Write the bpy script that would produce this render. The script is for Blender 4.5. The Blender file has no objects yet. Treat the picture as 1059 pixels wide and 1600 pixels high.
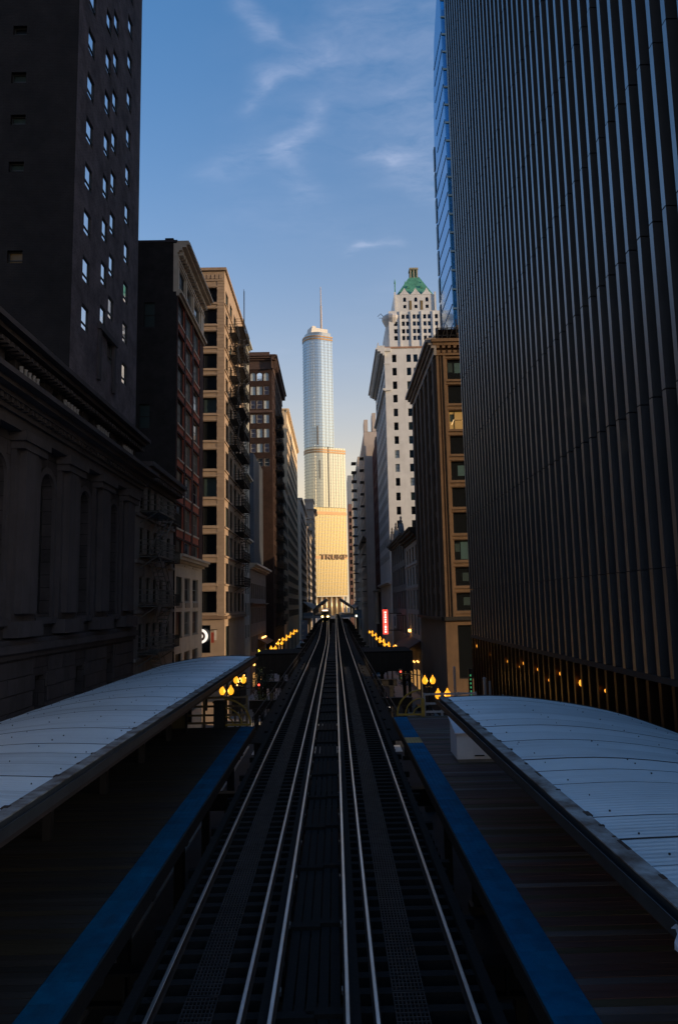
import bpy, math, random
from mathutils import Vector, Matrix
random.seed(7)
S = bpy.context.scene
COL = S.collection
rad = math.radians

# ------------------------------------------------------------------ camera
cam_d = bpy.data.cameras.new('camera'); cam = bpy.data.objects.new('camera', cam_d); COL.objects.link(cam)
cam_d.sensor_width = 36.0; cam_d.sensor_fit = 'AUTO'; cam_d.lens = 25.40
cam_d.clip_start = 0.1; cam_d.clip_end = 6000
cam.matrix_world = Matrix(((0.99978136, 0.01922442, -0.00822508, 0.0),
                           (-0.00571031, -0.12738386, -0.99183706, 0.0),
                           (-0.02011523, 0.99166717, -0.12724623, 13.0),
                           (0, 0, 0, 1)))
S.camera = cam
S.render.engine = 'CYCLES'
S.view_settings.view_transform = 'Standard'
S.view_settings.look = 'None'
S.view_settings.gamma = 1.0
S.view_settings.use_curve_mapping = False
S.view_settings.exposure = 2.0

# ------------------------------------------------------------------ sky and sun
SUN_AZ = 71.0      # degrees from straight back (-Y) towards the right (+X)
SUN_EL = 7.0
SKY_STRENGTH = 0.10
SUN_STRENGTH = 1.15
CLOUD_AMT = 0.20
sx, sy = math.sin(rad(SUN_AZ)), -math.cos(rad(SUN_AZ))
sun_d = bpy.data.lights.new('sun', 'SUN'); sun = bpy.data.objects.new('sun', sun_d); COL.objects.link(sun)
sun_d.energy = SUN_STRENGTH; sun_d.angle = rad(0.6); sun_d.color = (1.0, 0.70, 0.42)
sun.rotation_euler = Vector((sx * math.cos(rad(SUN_EL)), sy * math.cos(rad(SUN_EL)), math.sin(rad(SUN_EL)))).to_track_quat('Z', 'Y').to_euler()

W = bpy.data.worlds.new('World'); S.world = W; W.use_nodes = True
nt = W.node_tree; nt.nodes.clear()
def N(t, **kw):
    n = nt.nodes.new(t)
    for k, v in kw.items():
        setattr(n, k, v)
    return n
def lk(a, b): nt.links.new(a, b)
sky = N('ShaderNodeTexSky', sky_type='NISHITA', sun_disc=False)
sky.sun_elevation = rad(SUN_EL); sky.sun_rotation = rad(180.0 - SUN_AZ)
sky.altitude = 150; sky.air_density = 1.0; sky.dust_density = 4.0; sky.ozone_density = 3.0
tc = N('ShaderNodeTexCoord')
sep = N('ShaderNodeSeparateXYZ'); lk(tc.outputs['Generated'], sep.inputs[0])
def M(op, a, b=None, c=None, clamp=False):
    n = N('ShaderNodeMath', operation=op, use_clamp=clamp)
    for i, v in enumerate((a, b, c)):
        if v is None: continue
        if isinstance(v, (int, float)): n.inputs[i].default_value = v
        else: lk(v, n.inputs[i])
    return n.outputs[0]
def VM(op, a, b=None, scale=None):
    n = N('ShaderNodeVectorMath', operation=op)
    for i, v in enumerate((a, b)):
        if v is None: continue
        if isinstance(v, tuple): n.inputs[i].default_value = v
        else: lk(v, n.inputs[i])
    if scale is not None:
        if isinstance(scale, (int, float)): n.inputs['Scale'].default_value = scale
        else: lk(scale, n.inputs['Scale'])
    return n.outputs['Value'] if op in ('DOT_PRODUCT', 'LENGTH') else n.outputs[0]
zc = M('MAXIMUM', sep.outputs['Z'], 0.03)
cmb = N('ShaderNodeCombineXYZ')
lk(M('DIVIDE', sep.outputs['X'], zc), cmb.inputs[0]); lk(M('DIVIDE', sep.outputs['Y'], zc), cmb.inputs[1])
q0 = cmb.outputs[0]                                   # a cirrus layer: flat plane high above the city
wn = N('ShaderNodeTexNoise'); wn.inputs['Scale'].default_value = 7.0; wn.inputs['Detail'].default_value = 5.0
lk(q0, wn.inputs['Vector'])
warp = VM('SUBTRACT', wn.outputs['Color'], (0.5, 0.5, 0.5))
q = VM('ADD', q0, VM('SCALE', warp, scale=0.10))
q = VM('MULTIPLY', q, (1.0, 1.0, 0.0))
fib = N('ShaderNodeTexNoise'); fib.inputs['Scale'].default_value = 11.0; fib.inputs['Detail'].default_value = 7.0; fib.inputs['Roughness'].default_value = 0.6
mp = N('ShaderNodeMapping'); mp.inputs['Rotation'].default_value = (0, 0, rad(35)); mp.inputs['Scale'].default_value = (0.7, 1.3, 1.0)
lk(q, mp.inputs['Vector']); lk(mp.outputs[0], fib.inputs['Vector'])
fibre = M('MULTIPLY', M('SUBTRACT', fib.outputs['Fac'], 0.30, clamp=True), 2.6)
wisps = [((-0.135, 1.10), (-0.105, 1.16), .018, .42), ((-0.105, 1.16), (-0.07, 1.21), .020, .18),
         ((-0.145, 1.34), (-0.105, 1.26), .024, .30), ((-0.105, 1.26), (-0.01, 1.20), .030, .28), ((-0.01, 1.20), (0.07, 1.13), .04, .10),
         ((-0.25, 1.57), (-0.12, 1.50), .050, .25), ((-0.10, 1.50), (-0.005, 1.36), .028, .34), ((-0.10, 1.50), (-0.05, 1.68), .045, .22),
         ((0.085, 1.49), (0.15, 1.52), .026, .30), ((0.15, 1.51), (0.20, 1.45), .028, .20), ((0.16, 1.53), (0.26, 1.64), .05, .24),
         ((0.07, 1.97), (0.10, 1.91), .022, .24), ((0.10, 1.91), (0.19, 1.895), .022, .34), ((-0.2, 1.75), (0.05, 1.85), .12, .08), ((0.2, 1.15), (0.3, 1.5), .18, .26), ((0.02, 1.25), (0.15, 1.35), .18, .08)]
tot = None
for a, b, w, amp in wisps:
    pa = VM('SUBTRACT', q, (a[0], a[1], 0.0))
    ba = (b[0] - a[0], b[1] - a[1], 0.0); l2 = ba[0] ** 2 + ba[1] ** 2
    h = M('DIVIDE', VM('DOT_PRODUCT', pa, ba), l2, clamp=True)
    bn = N('ShaderNodeVectorMath', operation='SCALE'); bn.inputs[0].default_value = ba; lk(h, bn.inputs['Scale'])
    d = VM('LENGTH', VM('SUBTRACT', pa, bn.outputs[0]))
    e = M('DIVIDE', d, w)
    g = M('MULTIPLY', M('EXPONENT', M('MULTIPLY', M('MULTIPLY', e, e), -1.0)), amp)
    tot = g if tot is None else M('ADD', tot, g)
bn2 = N('ShaderNodeTexNoise'); bn2.inputs['Scale'].default_value = 1.3; bn2.inputs['Detail'].default_value = 4.0
lk(q, bn2.inputs['Vector'])
veil = M('MULTIPLY', M('SUBTRACT', bn2.outputs['Fac'], 0.50, clamp=True), 0.45)   # faint veil over the whole sky
cl = M('MULTIPLY', M('MULTIPLY', M('ADD', tot, veil), fibre), CLOUD_AMT, clamp=True)
mix = N('ShaderNodeMix', data_type='RGBA')
hsv = N('ShaderNodeHueSaturation'); hsv.inputs['Saturation'].default_value = 1.24; lk(sky.outputs[0], hsv.inputs['Color'])
# pale evening haze hugging the whole horizon, the same in every direction
hz = M('MINIMUM', M('MULTIPLY', M('EXPONENT', M('MULTIPLY', M('MAXIMUM', sep.outputs['Z'], 0.0), -5.2)), 1.8), 0.8)
hmix = N('ShaderNodeMix', data_type='RGBA'); lk(hz, hmix.inputs['Factor']); lk(hsv.outputs[0], hmix.inputs['A']); hmix.inputs['B'].default_value = (2.4, 1.92, 1.32, 1)
lk(cl, mix.inputs['Factor']); lk(hmix.outputs['Result'], mix.inputs['A'])
CLOUD = mix.inputs['B']; CLOUD.default_value = (4.6, 4.3, 4.7, 1)
bg = N('ShaderNodeBackground'); bg.inputs['Strength'].default_value = SKY_STRENGTH
wo = N('ShaderNodeOutputWorld'); lk(mix.outputs['Result'], bg.inputs['Color']); lk(bg.outputs[0], wo.inputs['Surface'])

# ------------------------------------------------------------------ materials
MATS = {}
def newmat(name):
    m = bpy.data.materials.new(name); m.use_nodes = True
    return m, m.node_tree, m.node_tree.nodes['Principled BSDF']
def pm(name, c1, c2=None, scale=1.2, rough=.75, metal=0.0, bump=0.0, bscale=12.0, streak=0.0, spec=.35, dirt=None, coat=0.0, sv=(1.6, 1.6, .09), var=.06, s_lo=.5, s_hi=.75):
    """noise-mottled paint / stone / metal; streak adds rain streaks with a shape of their own"""
    if name in MATS: return MATS[name]
    m, t, p = newmat(name)
    c2 = c2 or tuple(v * .72 for v in c1)
    co0 = t.nodes.new('ShaderNodeTexCoord'); oi = t.nodes.new('ShaderNodeObjectInfo')      # every object gets its own patch of the pattern
    sc_ = t.nodes.new('ShaderNodeMath'); sc_.operation = 'MULTIPLY'; sc_.inputs[1].default_value = 61.0; t.links.new(oi.outputs['Random'], sc_.inputs[0])
    ad_ = t.nodes.new('ShaderNodeVectorMath'); ad_.operation = 'ADD'; t.links.new(co0.outputs['Object'], ad_.inputs[0]); t.links.new(sc_.outputs[0], ad_.inputs[1])
    class co: outputs = {'Object': ad_.outputs[0]}
    n1 = t.nodes.new('ShaderNodeTexNoise'); n1.inputs['Scale'].default_value = scale; n1.inputs['Detail'].default_value = 6; n1.inputs['Roughness'].default_value = .62
    t.links.new(co.outputs['Object'], n1.inputs['Vector'])
    mx = t.nodes.new('ShaderNodeMix'); mx.data_type = 'RGBA'
    mx.inputs['A'].default_value = (*c1, 1); mx.inputs['B'].default_value = (*c2, 1)
    r = t.nodes.new('ShaderNodeMapRange'); r.inputs[1].default_value = .35; r.inputs[2].default_value = .68
    t.links.new(n1.outputs['Fac'], r.inputs[0]); t.links.new(r.outputs[0], mx.inputs['Factor'])
    out = mx.outputs['Result']
    if streak:
        mp = t.nodes.new('ShaderNodeMapping'); mp.inputs['Scale'].default_value = sv
        t.links.new(co.outputs['Object'], mp.inputs['Vector'])
        n2 = t.nodes.new('ShaderNodeTexNoise'); n2.inputs['Scale'].default_value = 1.0; n2.inputs['Detail'].default_value = 5
        t.links.new(mp.outputs[0], n2.inputs['Vector'])
        r2 = t.nodes.new('ShaderNodeMapRange'); r2.inputs[1].default_value = s_lo; r2.inputs[2].default_value = s_hi; r2.inputs[4].default_value = streak
        t.links.new(n2.outputs['Fac'], r2.inputs[0])
        m2 = t.nodes.new('ShaderNodeMix'); m2.data_type = 'RGBA'
        d = dirt or tuple(v * .35 for v in c1)
        m2.inputs['B'].default_value = (*d, 1)
        t.links.new(out, m2.inputs['A']); t.links.new(r2.outputs[0], m2.inputs['Factor']); out = m2.outputs['Result']
    if var:
        rv = t.nodes.new('ShaderNodeMapRange'); rv.inputs[3].default_value = 1 - var; rv.inputs[4].default_value = 1 + var; t.links.new(oi.outputs['Random'], rv.inputs[0])
        hv = t.nodes.new('ShaderNodeHueSaturation'); t.links.new(out, hv.inputs['Color']); t.links.new(rv.outputs[0], hv.inputs['Value']); out = hv.outputs[0]
    t.links.new(out, p.inputs['Base Color'])
    p.inputs['Roughness'].default_value = rough; p.inputs['Metallic'].default_value = metal
    p.inputs['Specular IOR Level'].default_value = spec; p.inputs['Coat Weight'].default_value = coat
    if bump:
        n3 = t.nodes.new('ShaderNodeTexNoise'); n3.inputs['Scale'].default_value = bscale; n3.inputs['Detail'].default_value = 5
        t.links.new(co.outputs['Object'], n3.inputs['Vector'])
        b = t.nodes.new('ShaderNodeBump'); b.inputs['Strength'].default_value = bump; b.inputs['Distance'].default_value = .05
        t.links.new(n3.outputs['Fac'], b.inputs['Height']); t.links.new(b.outputs[0], p.inputs['Normal'])
    MATS[name] = m
    return m
def brick(name, c1, c2, mortar, bw=.22, bh=.075, msize=.012, rough=.85, mott=.5):
    """fine brickwork too small to pick apart: colour and relief from a brick texture laid along x+y, z"""
    if name in MATS: return MATS[name]
    m, t, p = newmat(name)
    co = t.nodes.new('ShaderNodeTexCoord'); sp = t.nodes.new('ShaderNodeSeparateXYZ'); cb = t.nodes.new('ShaderNodeCombineXYZ')
    t.links.new(co.outputs['Object'], sp.inputs[0])
    ad = t.nodes.new('ShaderNodeMath'); ad.operation = 'ADD'
    t.links.new(sp.outputs[0], ad.inputs[0]); t.links.new(sp.outputs[1], ad.inputs[1])
    t.links.new(ad.outputs[0], cb.inputs[0]); t.links.new(sp.outputs[2], cb.inputs[1])
    b = t.nodes.new('ShaderNodeTexBrick'); b.inputs['Scale'].default_value = 1.0
    b.inputs['Brick Width'].default_value = bw; b.inputs['Row Height'].default_value = bh; b.inputs['Mortar Size'].default_value = msize
    b.inputs['Color1'].default_value = (*c1, 1); b.inputs['Color2'].default_value = (*c2, 1); b.inputs['Mortar'].default_value = (*mortar, 1)
    t.links.new(cb.outputs[0], b.inputs['Vector'])
    n1 = t.nodes.new('ShaderNodeTexNoise'); n1.inputs['Scale'].default_value = .7; n1.inputs['Detail'].default_value = 7; n1.inputs['Roughness'].default_value = .65
    t.links.new(co.outputs['Object'], n1.inputs['Vector'])
    r = t.nodes.new('ShaderNodeMapRange'); r.inputs[1].default_value = .3; r.inputs[2].default_value = .7; r.inputs[3].default_value = 1 - mott; r.inputs[4].default_value = 1 + mott * .6
    t.links.new(n1.outputs['Fac'], r.inputs[0])
    hs = t.nodes.new('ShaderNodeHueSaturation'); t.links.new(b.outputs['Color'], hs.inputs['Color']); t.links.new(r.outputs[0], hs.inputs['Value'])
    t.links.new(hs.outputs[0], p.inputs['Base Color'])
    p.inputs['Roughness'].default_value = rough; p.inputs['Specular IOR Level'].default_value = .2
    bp = t.nodes.new('ShaderNodeBump'); bp.inputs['Strength'].default_value = .5; bp.inputs['Distance'].default_value = .01; bp.invert = True
    t.links.new(b.outputs['Fac'], bp.inputs['Height']); t.links.new(bp.outputs[0], p.inputs['Normal'])
    MATS[name] = m
    return m
def glass(name, c=(.012, .014, .018), metal=.0, rough=.04, ior=1.55, wave=.04, wscale=.8):
    if name in MATS: return MATS[name]
    m, t, p = newmat(name)
    p.inputs['Base Color'].default_value = (*c, 1); p.inputs['Metallic'].default_value = metal
    p.inputs['Roughness'].default_value = rough; p.inputs['IOR'].default_value = ior
    co = t.nodes.new('ShaderNodeTexCoord'); n = t.nodes.new('ShaderNodeTexNoise'); n.inputs['Scale'].default_value = wscale; n.inputs['Detail'].default_value = 2
    t.links.new(co.outputs['Object'], n.inputs['Vector'])
    b = t.nodes.new('ShaderNodeBump'); b.inputs['Strength'].default_value = wave; b.inputs['Distance'].default_value = .2
    t.links.new(n.outputs['Fac'], b.inputs['Height']); t.links.new(b.outputs[0], p.inputs['Normal'])
    MATS[name] = m
    return m
def emit(name, c, s, base=None):
    if name in MATS: return MATS[name]
    m, t, p = newmat(name)
    p.inputs['Base Color'].default_value = (*(base or c), 1)
    p.inputs['Emission Color'].default_value = (*c, 1); p.inputs['Emission Strength'].default_value = s
    MATS[name] = m
    return m

# ------------------------------------------------------------------ mesh building
WL = {}                                              # world location of every empty / parent
class MB:
    def __init__(s): s.v = []; s.f = []; s.m = []
    def quad(s, a, b, c, d, m=0):
        n = len(s.v); s.v += [a, b, c, d]; s.f.append((n, n + 1, n + 2, n + 3)); s.m.append(m)
    def poly(s, pts, m=0):
        n = len(s.v); s.v += list(pts); s.f.append(tuple(range(n, n + len(pts)))); s.m.append(m)
    def box(s, x0, x1, y0, y1, z0, z1, m=0):
        if x0 > x1: x0, x1 = x1, x0
        if y0 > y1: y0, y1 = y1, y0
        if z0 > z1: z0, z1 = z1, z0
        n = len(s.v)
        s.v += [(x0, y0, z0), (x1, y0, z0), (x1, y1, z0), (x0, y1, z0), (x0, y0, z1), (x1, y0, z1), (x1, y1, z1), (x0, y1, z1)]
        for q in ((0, 3, 2, 1), (4, 5, 6, 7), (0, 1, 5, 4), (1, 2, 6, 5), (2, 3, 7, 6), (3, 0, 4, 7)):
            s.f.append(tuple(n + i for i in q)); s.m.append(m)
        return s
    def bar(s, p0, p1, w, h=None, m=0):
        """square bar between two points"""
        h = h or w
        a, b = Vector(p0), Vector(p1); d = (b - a).normalized()
        up = Vector((0, 0, 1)) if abs(d.z) < .95 else Vector((0, 1, 0))
        r = d.cross(up).normalized() * (w / 2); u = r.cross(d).normalized() * (h / 2)
        n = len(s.v)
        for c in (a, b):
            for i, j in ((-1, -1), (1, -1), (1, 1), (-1, 1)): s.v.append(tuple(c + r * i + u * j))
        for q in ((3, 2, 1, 0), (4, 5, 6, 7), (0, 1, 5, 4), (1, 2, 6, 5), (2, 3, 7, 6), (3, 0, 4, 7)):
            s.f.append(tuple(n + i for i in q)); s.m.append(m)
        return s
    def tube(s, pts, r, k=8, m=0, caps=True):
        pts = [Vector(p) for p in pts]; n0 = len(s.v); R = r if isinstance(r, (list, tuple)) else [r] * len(pts)
        for i, p in enumerate(pts):
            d = (pts[min(i + 1, len(pts) - 1)] - pts[max(i - 1, 0)]).normalized()
            up = Vector((0, 0, 1)) if abs(d.z) < .95 else Vector((0, 1, 0))
            a = d.cross(up).normalized(); b = a.cross(d).normalized()
            for j in range(k):
                t = 2 * math.pi * j / k
                s.v.append(tuple(p + (a * math.cos(t) + b * math.sin(t)) * R[i]))
        for i in range(len(pts) - 1):
            for j in range(k):
                o = n0 + i * k; s.f.append((o + j, o + (j + 1) % k, o + k + (j + 1) % k, o + k + j)); s.m.append(m)
        if caps:
            s.f.append(tuple(n0 + j for j in reversed(range(k)))); s.m.append(m)
            o = n0 + (len(pts) - 1) * k; s.f.append(tuple(o + j for j in range(k))); s.m.append(m)
        return s
    def lathe(s, c, prof, k=12, m=0):
        n0 = len(s.v)
        for r, z in prof:
            for j in range(k):
                t = 2 * math.pi * j / k; s.v.append((c[0] + r * math.cos(t), c[1] + r * math.sin(t), c[2] + z))
        for i in range(len(prof) - 1):
            for j in range(k):
                o = n0 + i * k; s.f.append((o + j, o + (j + 1) % k, o + k + (j + 1) % k, o + k + j)); s.m.append(m)
        s.f.append(tuple(n0 + j for j in reversed(range(k)))); s.m.append(m)
        o = n0 + (len(prof) - 1) * k; s.f.append(tuple(o + j for j in range(k))); s.m.append(m)
        return s
    def prism(s, a, b, m=0):
        """two matching point loops joined"""
        n = len(s.v); k = len(a); s.v += [tuple(p) for p in a] + [tuple(p) for p in b]
        s.f.append(tuple(n + i for i in reversed(range(k)))); s.m.append(m)
        s.f.append(tuple(n + k + i for i in range(k))); s.m.append(m)
        for i in range(k):
            j = (i + 1) % k; s.f.append((n + i, n + j, n + k + j, n + k + i)); s.m.append(m)
        return s
    def mesh(s, name, mats, off=(0, 0, 0), smooth=False):
        me = bpy.data.meshes.new(name)
        ox, oy, oz = off
        me.from_pydata([(x - ox, y - oy, z - oz) for x, y, z in s.v], [], s.f)
        for mt in (mats if isinstance(mats, (list, tuple)) else [mats]): me.materials.append(mt)
        if any(s.m): me.polygons.foreach_set('material_index', s.m)
        if smooth: me.polygons.foreach_set('use_smooth', [True] * len(s.f))
        me.update()
        return me
    def build(s, name, mats, parent=None, smooth=False, kind=None, local=False):
        off = (0, 0, 0) if (local or parent is None) else WL[parent.name]
        o = bpy.data.objects.new(name, s.mesh(name, mats, off, smooth)); COL.objects.link(o)
        if parent is not None: o.parent = parent
        WL[o.name] = off if parent is not None else (0, 0, 0)
        if kind: o['kind'] = kind
        return o
def thing(name, label, cat, loc=(0, 0, 0), group=None, rz=0.0):
    o = bpy.data.objects.new(name, None); COL.objects.link(o); o.location = loc; o.rotation_euler = (0, 0, rz)
    o.empty_display_size = .3
    o['label'] = label; o['category'] = cat
    if group: o['group'] = group
    WL[o.name] = tuple(loc)
    return o
def tag(o, label, cat, group=None):
    o['label'] = label; o['category'] = cat
    if group: o['group'] = group
    return o
def inst(name, me, parent, loc, rz=0.0, scale=None):
    """place shared mesh data; loc is in world coordinates when the parent is unrotated"""
    o = bpy.data.objects.new(name, me); COL.objects.link(o)
    p = WL[parent.name] if parent is not None else (0, 0, 0)
    o.parent = parent; o.location = (loc[0] - p[0], loc[1] - p[1], loc[2] - p[2]); o.rotation_euler = (0, 0, rz)
    if scale: o.scale = scale
    WL[o.name] = tuple(loc)
    return o
def copy_thing(src, loc, label=None, rz=None):
    c = src.copy(); COL.objects.link(c); c.location = loc
    if rz is not None: c.rotation_euler = (0, 0, rz)
    if label: c['label'] = label
    WL[c.name] = tuple(loc)
    for ch in src.children:
        d = ch.copy(); COL.objects.link(d); d.parent = c
        for g in ch.children:
            e = g.copy(); COL.objects.link(e); e.parent = d
    return c
def structure(mb, name, mats, **k): return mb.build(name, mats, kind='structure', **k)

class Face:
    """a wall plane; u runs along the wall, d outwards"""
    def __init__(s, side, c): s.side = side; s.c = c; s.rz = {'E': rad(90), 'W': rad(-90), 'S': 0.0}[side]
    def P(s, u, z, d=0.0):
        if s.side == 'E': return (s.c + d, u, z)
        if s.side == 'W': return (s.c - d, u, z)
        return (u, s.c - d, z)
    def box(s, mb, u0, u1, z0, z1, d0, d1, m=0):
        a, b = s.P(u0, z0, d0), s.P(u1, z1, d1); mb.box(a[0], b[0], a[1], b[1], a[2], b[2], m)
def wall(mb, F, u0, u1, z0, z1, ops=(), depth=.3, m=0, mr=None, d=0.0):
    """wall sheet with real openings and their reveals"""
    mr = m if mr is None else mr
    us = sorted({round(v, 4) for v in [u0, u1] + [o[0] for o in ops] + [o[1] for o in ops] if u0 <= v <= u1})
    zs = sorted({round(v, 4) for v in [z0, z1] + [o[2] for o in ops] + [o[3] for o in ops] if z0 <= v <= z1})
    for i in range(len(us) - 1):
        for j in range(len(zs) - 1):
            cu, cz = (us[i] + us[i + 1]) / 2, (zs[j] + zs[j + 1]) / 2
            if any(o[0] < cu < o[1] and o[2] < cz < o[3] for o in ops): continue
            mb.quad(F.P(us[i], zs[j], d), F.P(us[i + 1], zs[j], d), F.P(us[i + 1], zs[j + 1], d), F.P(us[i], zs[j + 1], d), m)
    for a, b, c, e in ops:
        for p, q_ in (((a, c), (b, c)), ((b, c), (b, e)), ((b, e), (a, e)), ((a, e), (a, c))):
            mb.quad(F.P(p[0], p[1], d), F.P(q_[0], q_[1], d), F.P(q_[0], q_[1], d - depth), F.P(p[0], p[1], d - depth), mr)
def arch_fill(mb, F, a, b, z0, z1, depth, m=0, d=0.0, n=10):
    """solid corners that turn a rectangular opening top into an arch springing at z0"""
    c, r, h = (a + b) / 2, (b - a) / 2, z1 - z0
    for i in range(n):
        t0, t1 = math.pi * i / n, math.pi * (i + 1) / n
        p0 = (c - r * math.cos(t0), z0 + h * math.sin(t0)); p1 = (c - r * math.cos(t1), z0 + h * math.sin(t1))
        mb.quad(F.P(p0[0], p0[1], d), F.P(p1[0], p1[1], d), F.P(p1[0], z1, d), F.P(p0[0], z1, d), m)
        mb.quad(F.P(p0[0], p0[1], d), F.P(p1[0], p1[1], d), F.P(p1[0], p1[1], d - depth), F.P(p0[0], p0[1], d - depth), m)
def shell(mb, x0, x1, y0, y1, z0, z1, skip='', m=0):
    if 'E' not in skip: mb.quad((x1, y0, z0), (x1, y1, z0), (x1, y1, z1), (x1, y0, z1), m)
    if 'W' not in skip: mb.quad((x0, y1, z0), (x0, y0, z0), (x0, y0, z1), (x0, y1, z1), m)
    if 'S' not in skip: mb.quad((x0, y0, z0), (x1, y0, z0), (x1, y0, z1), (x0, y0, z1), m)
    if 'N' not in skip: mb.quad((x1, y1, z0), (x0, y1, z0), (x0, y1, z1), (x1, y1, z1), m)

WINC = {}
def win_mesh(w, h, style, frame_m):
    """shared window frame mesh; x along the wall, -y outwards, z up from the sill"""
    key = (round(w, 2), round(h, 2), style, frame_m.name)
    if key in WINC: return WINC[key]
    mb = MB(); t = .06 if w < 1.5 else .08; dp = .08
    x = w / 2
    mb.box(-x, -x + t, -dp, 0, 0, h); mb.box(x - t, x, -dp, 0, 0, h)
    mb.box(-x + t, x - t, -dp, 0, 0, t); mb.box(-x + t, x - t, -dp, 0, h - t, h)
    if style == 'sash': mb.box(-x + t, x - t, -dp * .8, 0, h * .48, h * .48 + t)
    if style == 'low': mb.box(-x + t, x - t, -dp * .8, 0, h * .27, h * .27 + t)
    if style in ('triple', 'pair'):
        for k in ((-.5, .5) if style == 'triple' else (0,)):
            mb.box(k * w / 1.6 - t / 2, k * w / 1.6 + t / 2, -dp * .8, 0, t, h - t)
    if style == 'triple': mb.box(-x * .6, x * .6, -dp * .6, 0, h * .5, h * .5 + t * .7)
    if style == 'grid':
        for k in (-.25, 0, .25): mb.box(k * w - .02, k * w + .02, -dp * .7, 0, t, h - t)
        for k in (.25, .5, .75): mb.box(-x + t, x - t, -dp * .6, 0, h * k - .02, h * k + .02)
    mb.box(-x - (0 if style == 'low' else .08), x + (0 if style == 'low' else .08), -dp - (.0 if style == 'low' else .12), 0, -.1 if style != 'low' else -.03, 0)                    # sill
    me = mb.mesh('window', frame_m)
    pn = MB(); pn.quad((-x + t, -.02, t), (x - t, -.02, t), (x - t, -.02, h - t), (-x + t, -.02, h - t))
    WINC[key] = (me, pn)
    return WINC[key]
PANE = {}
def window(parent, F, u0, u1, z0, z1, depth, style, frame_m, pane_ms, d=0.0, pane=True):
    w, h = u1 - u0, z1 - z0
    me, pn = win_mesh(w, h, style, frame_m)
    loc = F.P((u0 + u1) / 2, z0, d - depth + .004)
    o = inst('window', me, parent, loc, F.rz)
    pmat = random.choice(pane_ms) if isinstance(pane_ms, (list, tuple)) else pane_ms
    key = (round(w, 2), round(h, 2), style, frame_m.name, pmat.name)
    if key not in PANE: PANE[key] = pn.mesh('pane', pmat)
    p = bpy.data.objects.new('pane', PANE[key]); COL.objects.link(p); p.parent = o
    return o
def cornice(mb, F, u0, u1, z0, prof, m=0, end=0.0):
    """stack of (height, projection) courses along a wall"""
    z = z0
    for h, pr in prof:
        F.box(mb, u0 - (pr if end else 0), u1 + (pr if end else 0), z, z + h, -.05, pr, m); z += h
    return z

# ------------------------------------------------------------------ shared materials
asphalt = pm('asphalt', (.045, .045, .048), (.03, .03, .032), scale=.6, rough=.85, bump=.15, bscale=40)
concrete = pm('concrete', (.34, .32, .30), (.25, .235, .22), scale=.8, rough=.85, streak=.2)
paint_white = pm('road_paint', (.62, .62, .6), (.4, .4, .39), scale=3, rough=.7)
steel_dark = pm('steel_dark', (.011, .011, .012), (.017, .014, .012), scale=2.5, rough=.65, bump=.1)
steel_rust = pm('steel_rust', (.07, .042, .028), (.025, .018, .015), scale=4, rough=.8, bump=.2)
rail_head = pm('rail_head', (.50, .51, .53), (.34, .31, .29), scale=.35, rough=.36, metal=1.0)
rail_side = pm('rail_side', (.045, .026, .018), (.02, .014, .012), scale=3, rough=.85)
wood_dark = pm('tie_wood', (.006, .0052, .005), (.0042, .004, .004), scale=3, rough=.9, bump=.3)
bronze = pm('bronze_metal', (.06, .045, .03), (.04, .03, .022), rough=.45, metal=.6)
black_iron = pm('black_iron', (.010, .010, .011), (.016, .014, .013), scale=3, rough=.6)
frame_dark = pm('frame_dark', (.018, .018, .02), rough=.5)
frame_pale = pm('frame_pale', (.30, .29, .27), rough=.6)
frame_white = pm('frame_white', (.5, .5, .48), rough=.6)
g_dark = glass('glass_dark', (.010, .012, .014), ior=1.5)
g_mid = glass('glass_mid', (.03, .035, .04), ior=1.9)
g_mirror = glass('glass_mirror', (.55, .60, .66), metal=.85, rough=.05, wave=.03)
g_sky = glass('glass_sky', (.90, .93, .96), metal=1.0, rough=.04, wave=.02)
blind_sky_pale = pm('blind_sky_pale', (.42, .48, .50), (.36, .42, .44), scale=.5, rough=.4, coat=.6)  # pale blind colour, also used for sky reflected in panes
blind_teal = pm('blind_teal', (.055, .115, .12), (.045, .09, .095), scale=.5, rough=.5)
blind_dim = pm('blind_dim', (.028, .05, .05), (.022, .04, .04), scale=.5, rough=.5)
roof_tar = pm('roof_tar', (.05, .05, .05), (.035, .035, .035), rough=.9)
lamp_glow = emit('lamp_glow', (1.0, .37, .018), 0.40, (.25, .12, .04))
lamp_white = emit('lamp_white', (1.0, .85, .6), .8)

# ------------------------------------------------------------------ ground, streets
structure(MB().box(-900, 900, -400, 3000, -1.0, 0.0), 'ground', pm('ground_concrete', (.12, .115, .11), (.08, .08, .078), scale=.15, rough=.9))
r = MB(); r.box(-8.2, 8.2, -80, 880, .004, .012); structure(r, 'road', asphalt)
r = MB(); r.box(-120, -8.2, 70.4, 79.6, .004, .012); r.box(8.2, 120, 66.0, 75.0, .004, .012); structure(r, 'cross_street', asphalt)
def slabs(name, x0, x1, y0, y1):
    mb = MB(); mb.box(x0, x1, y0, y1, .012, .135)
    return structure(mb, name, concrete)
for i, (x0, x1, y0, y1) in enumerate(((-12.6, -8.2, -80, 69.4), (-12.6, -8.2, 80.8, 420), (8.2, 11.8, -80, 64.5), (8.2, 11.8, 76.5, 420))):
    slabs('pavement', x0, x1, y0, y1)
mk = MB()
for k in range(9):                                            # zebra bars across the avenue, both sides of the crossing
    for yy in (66.0, 80.6):
        x = -7.6 + k * 1.8
        mk.box(x, x + .75, yy, yy + 3.0, .017, .021)
for k in range(6):                                            # bars across the cross street
    for xx in (-11.6, 8.6): mk.box(xx, xx + 3.0, 70.8 + k * 1.5, 71.5 + k * 1.5, .017, .021)
structure(mk, 'road_marking', paint_white)

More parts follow.
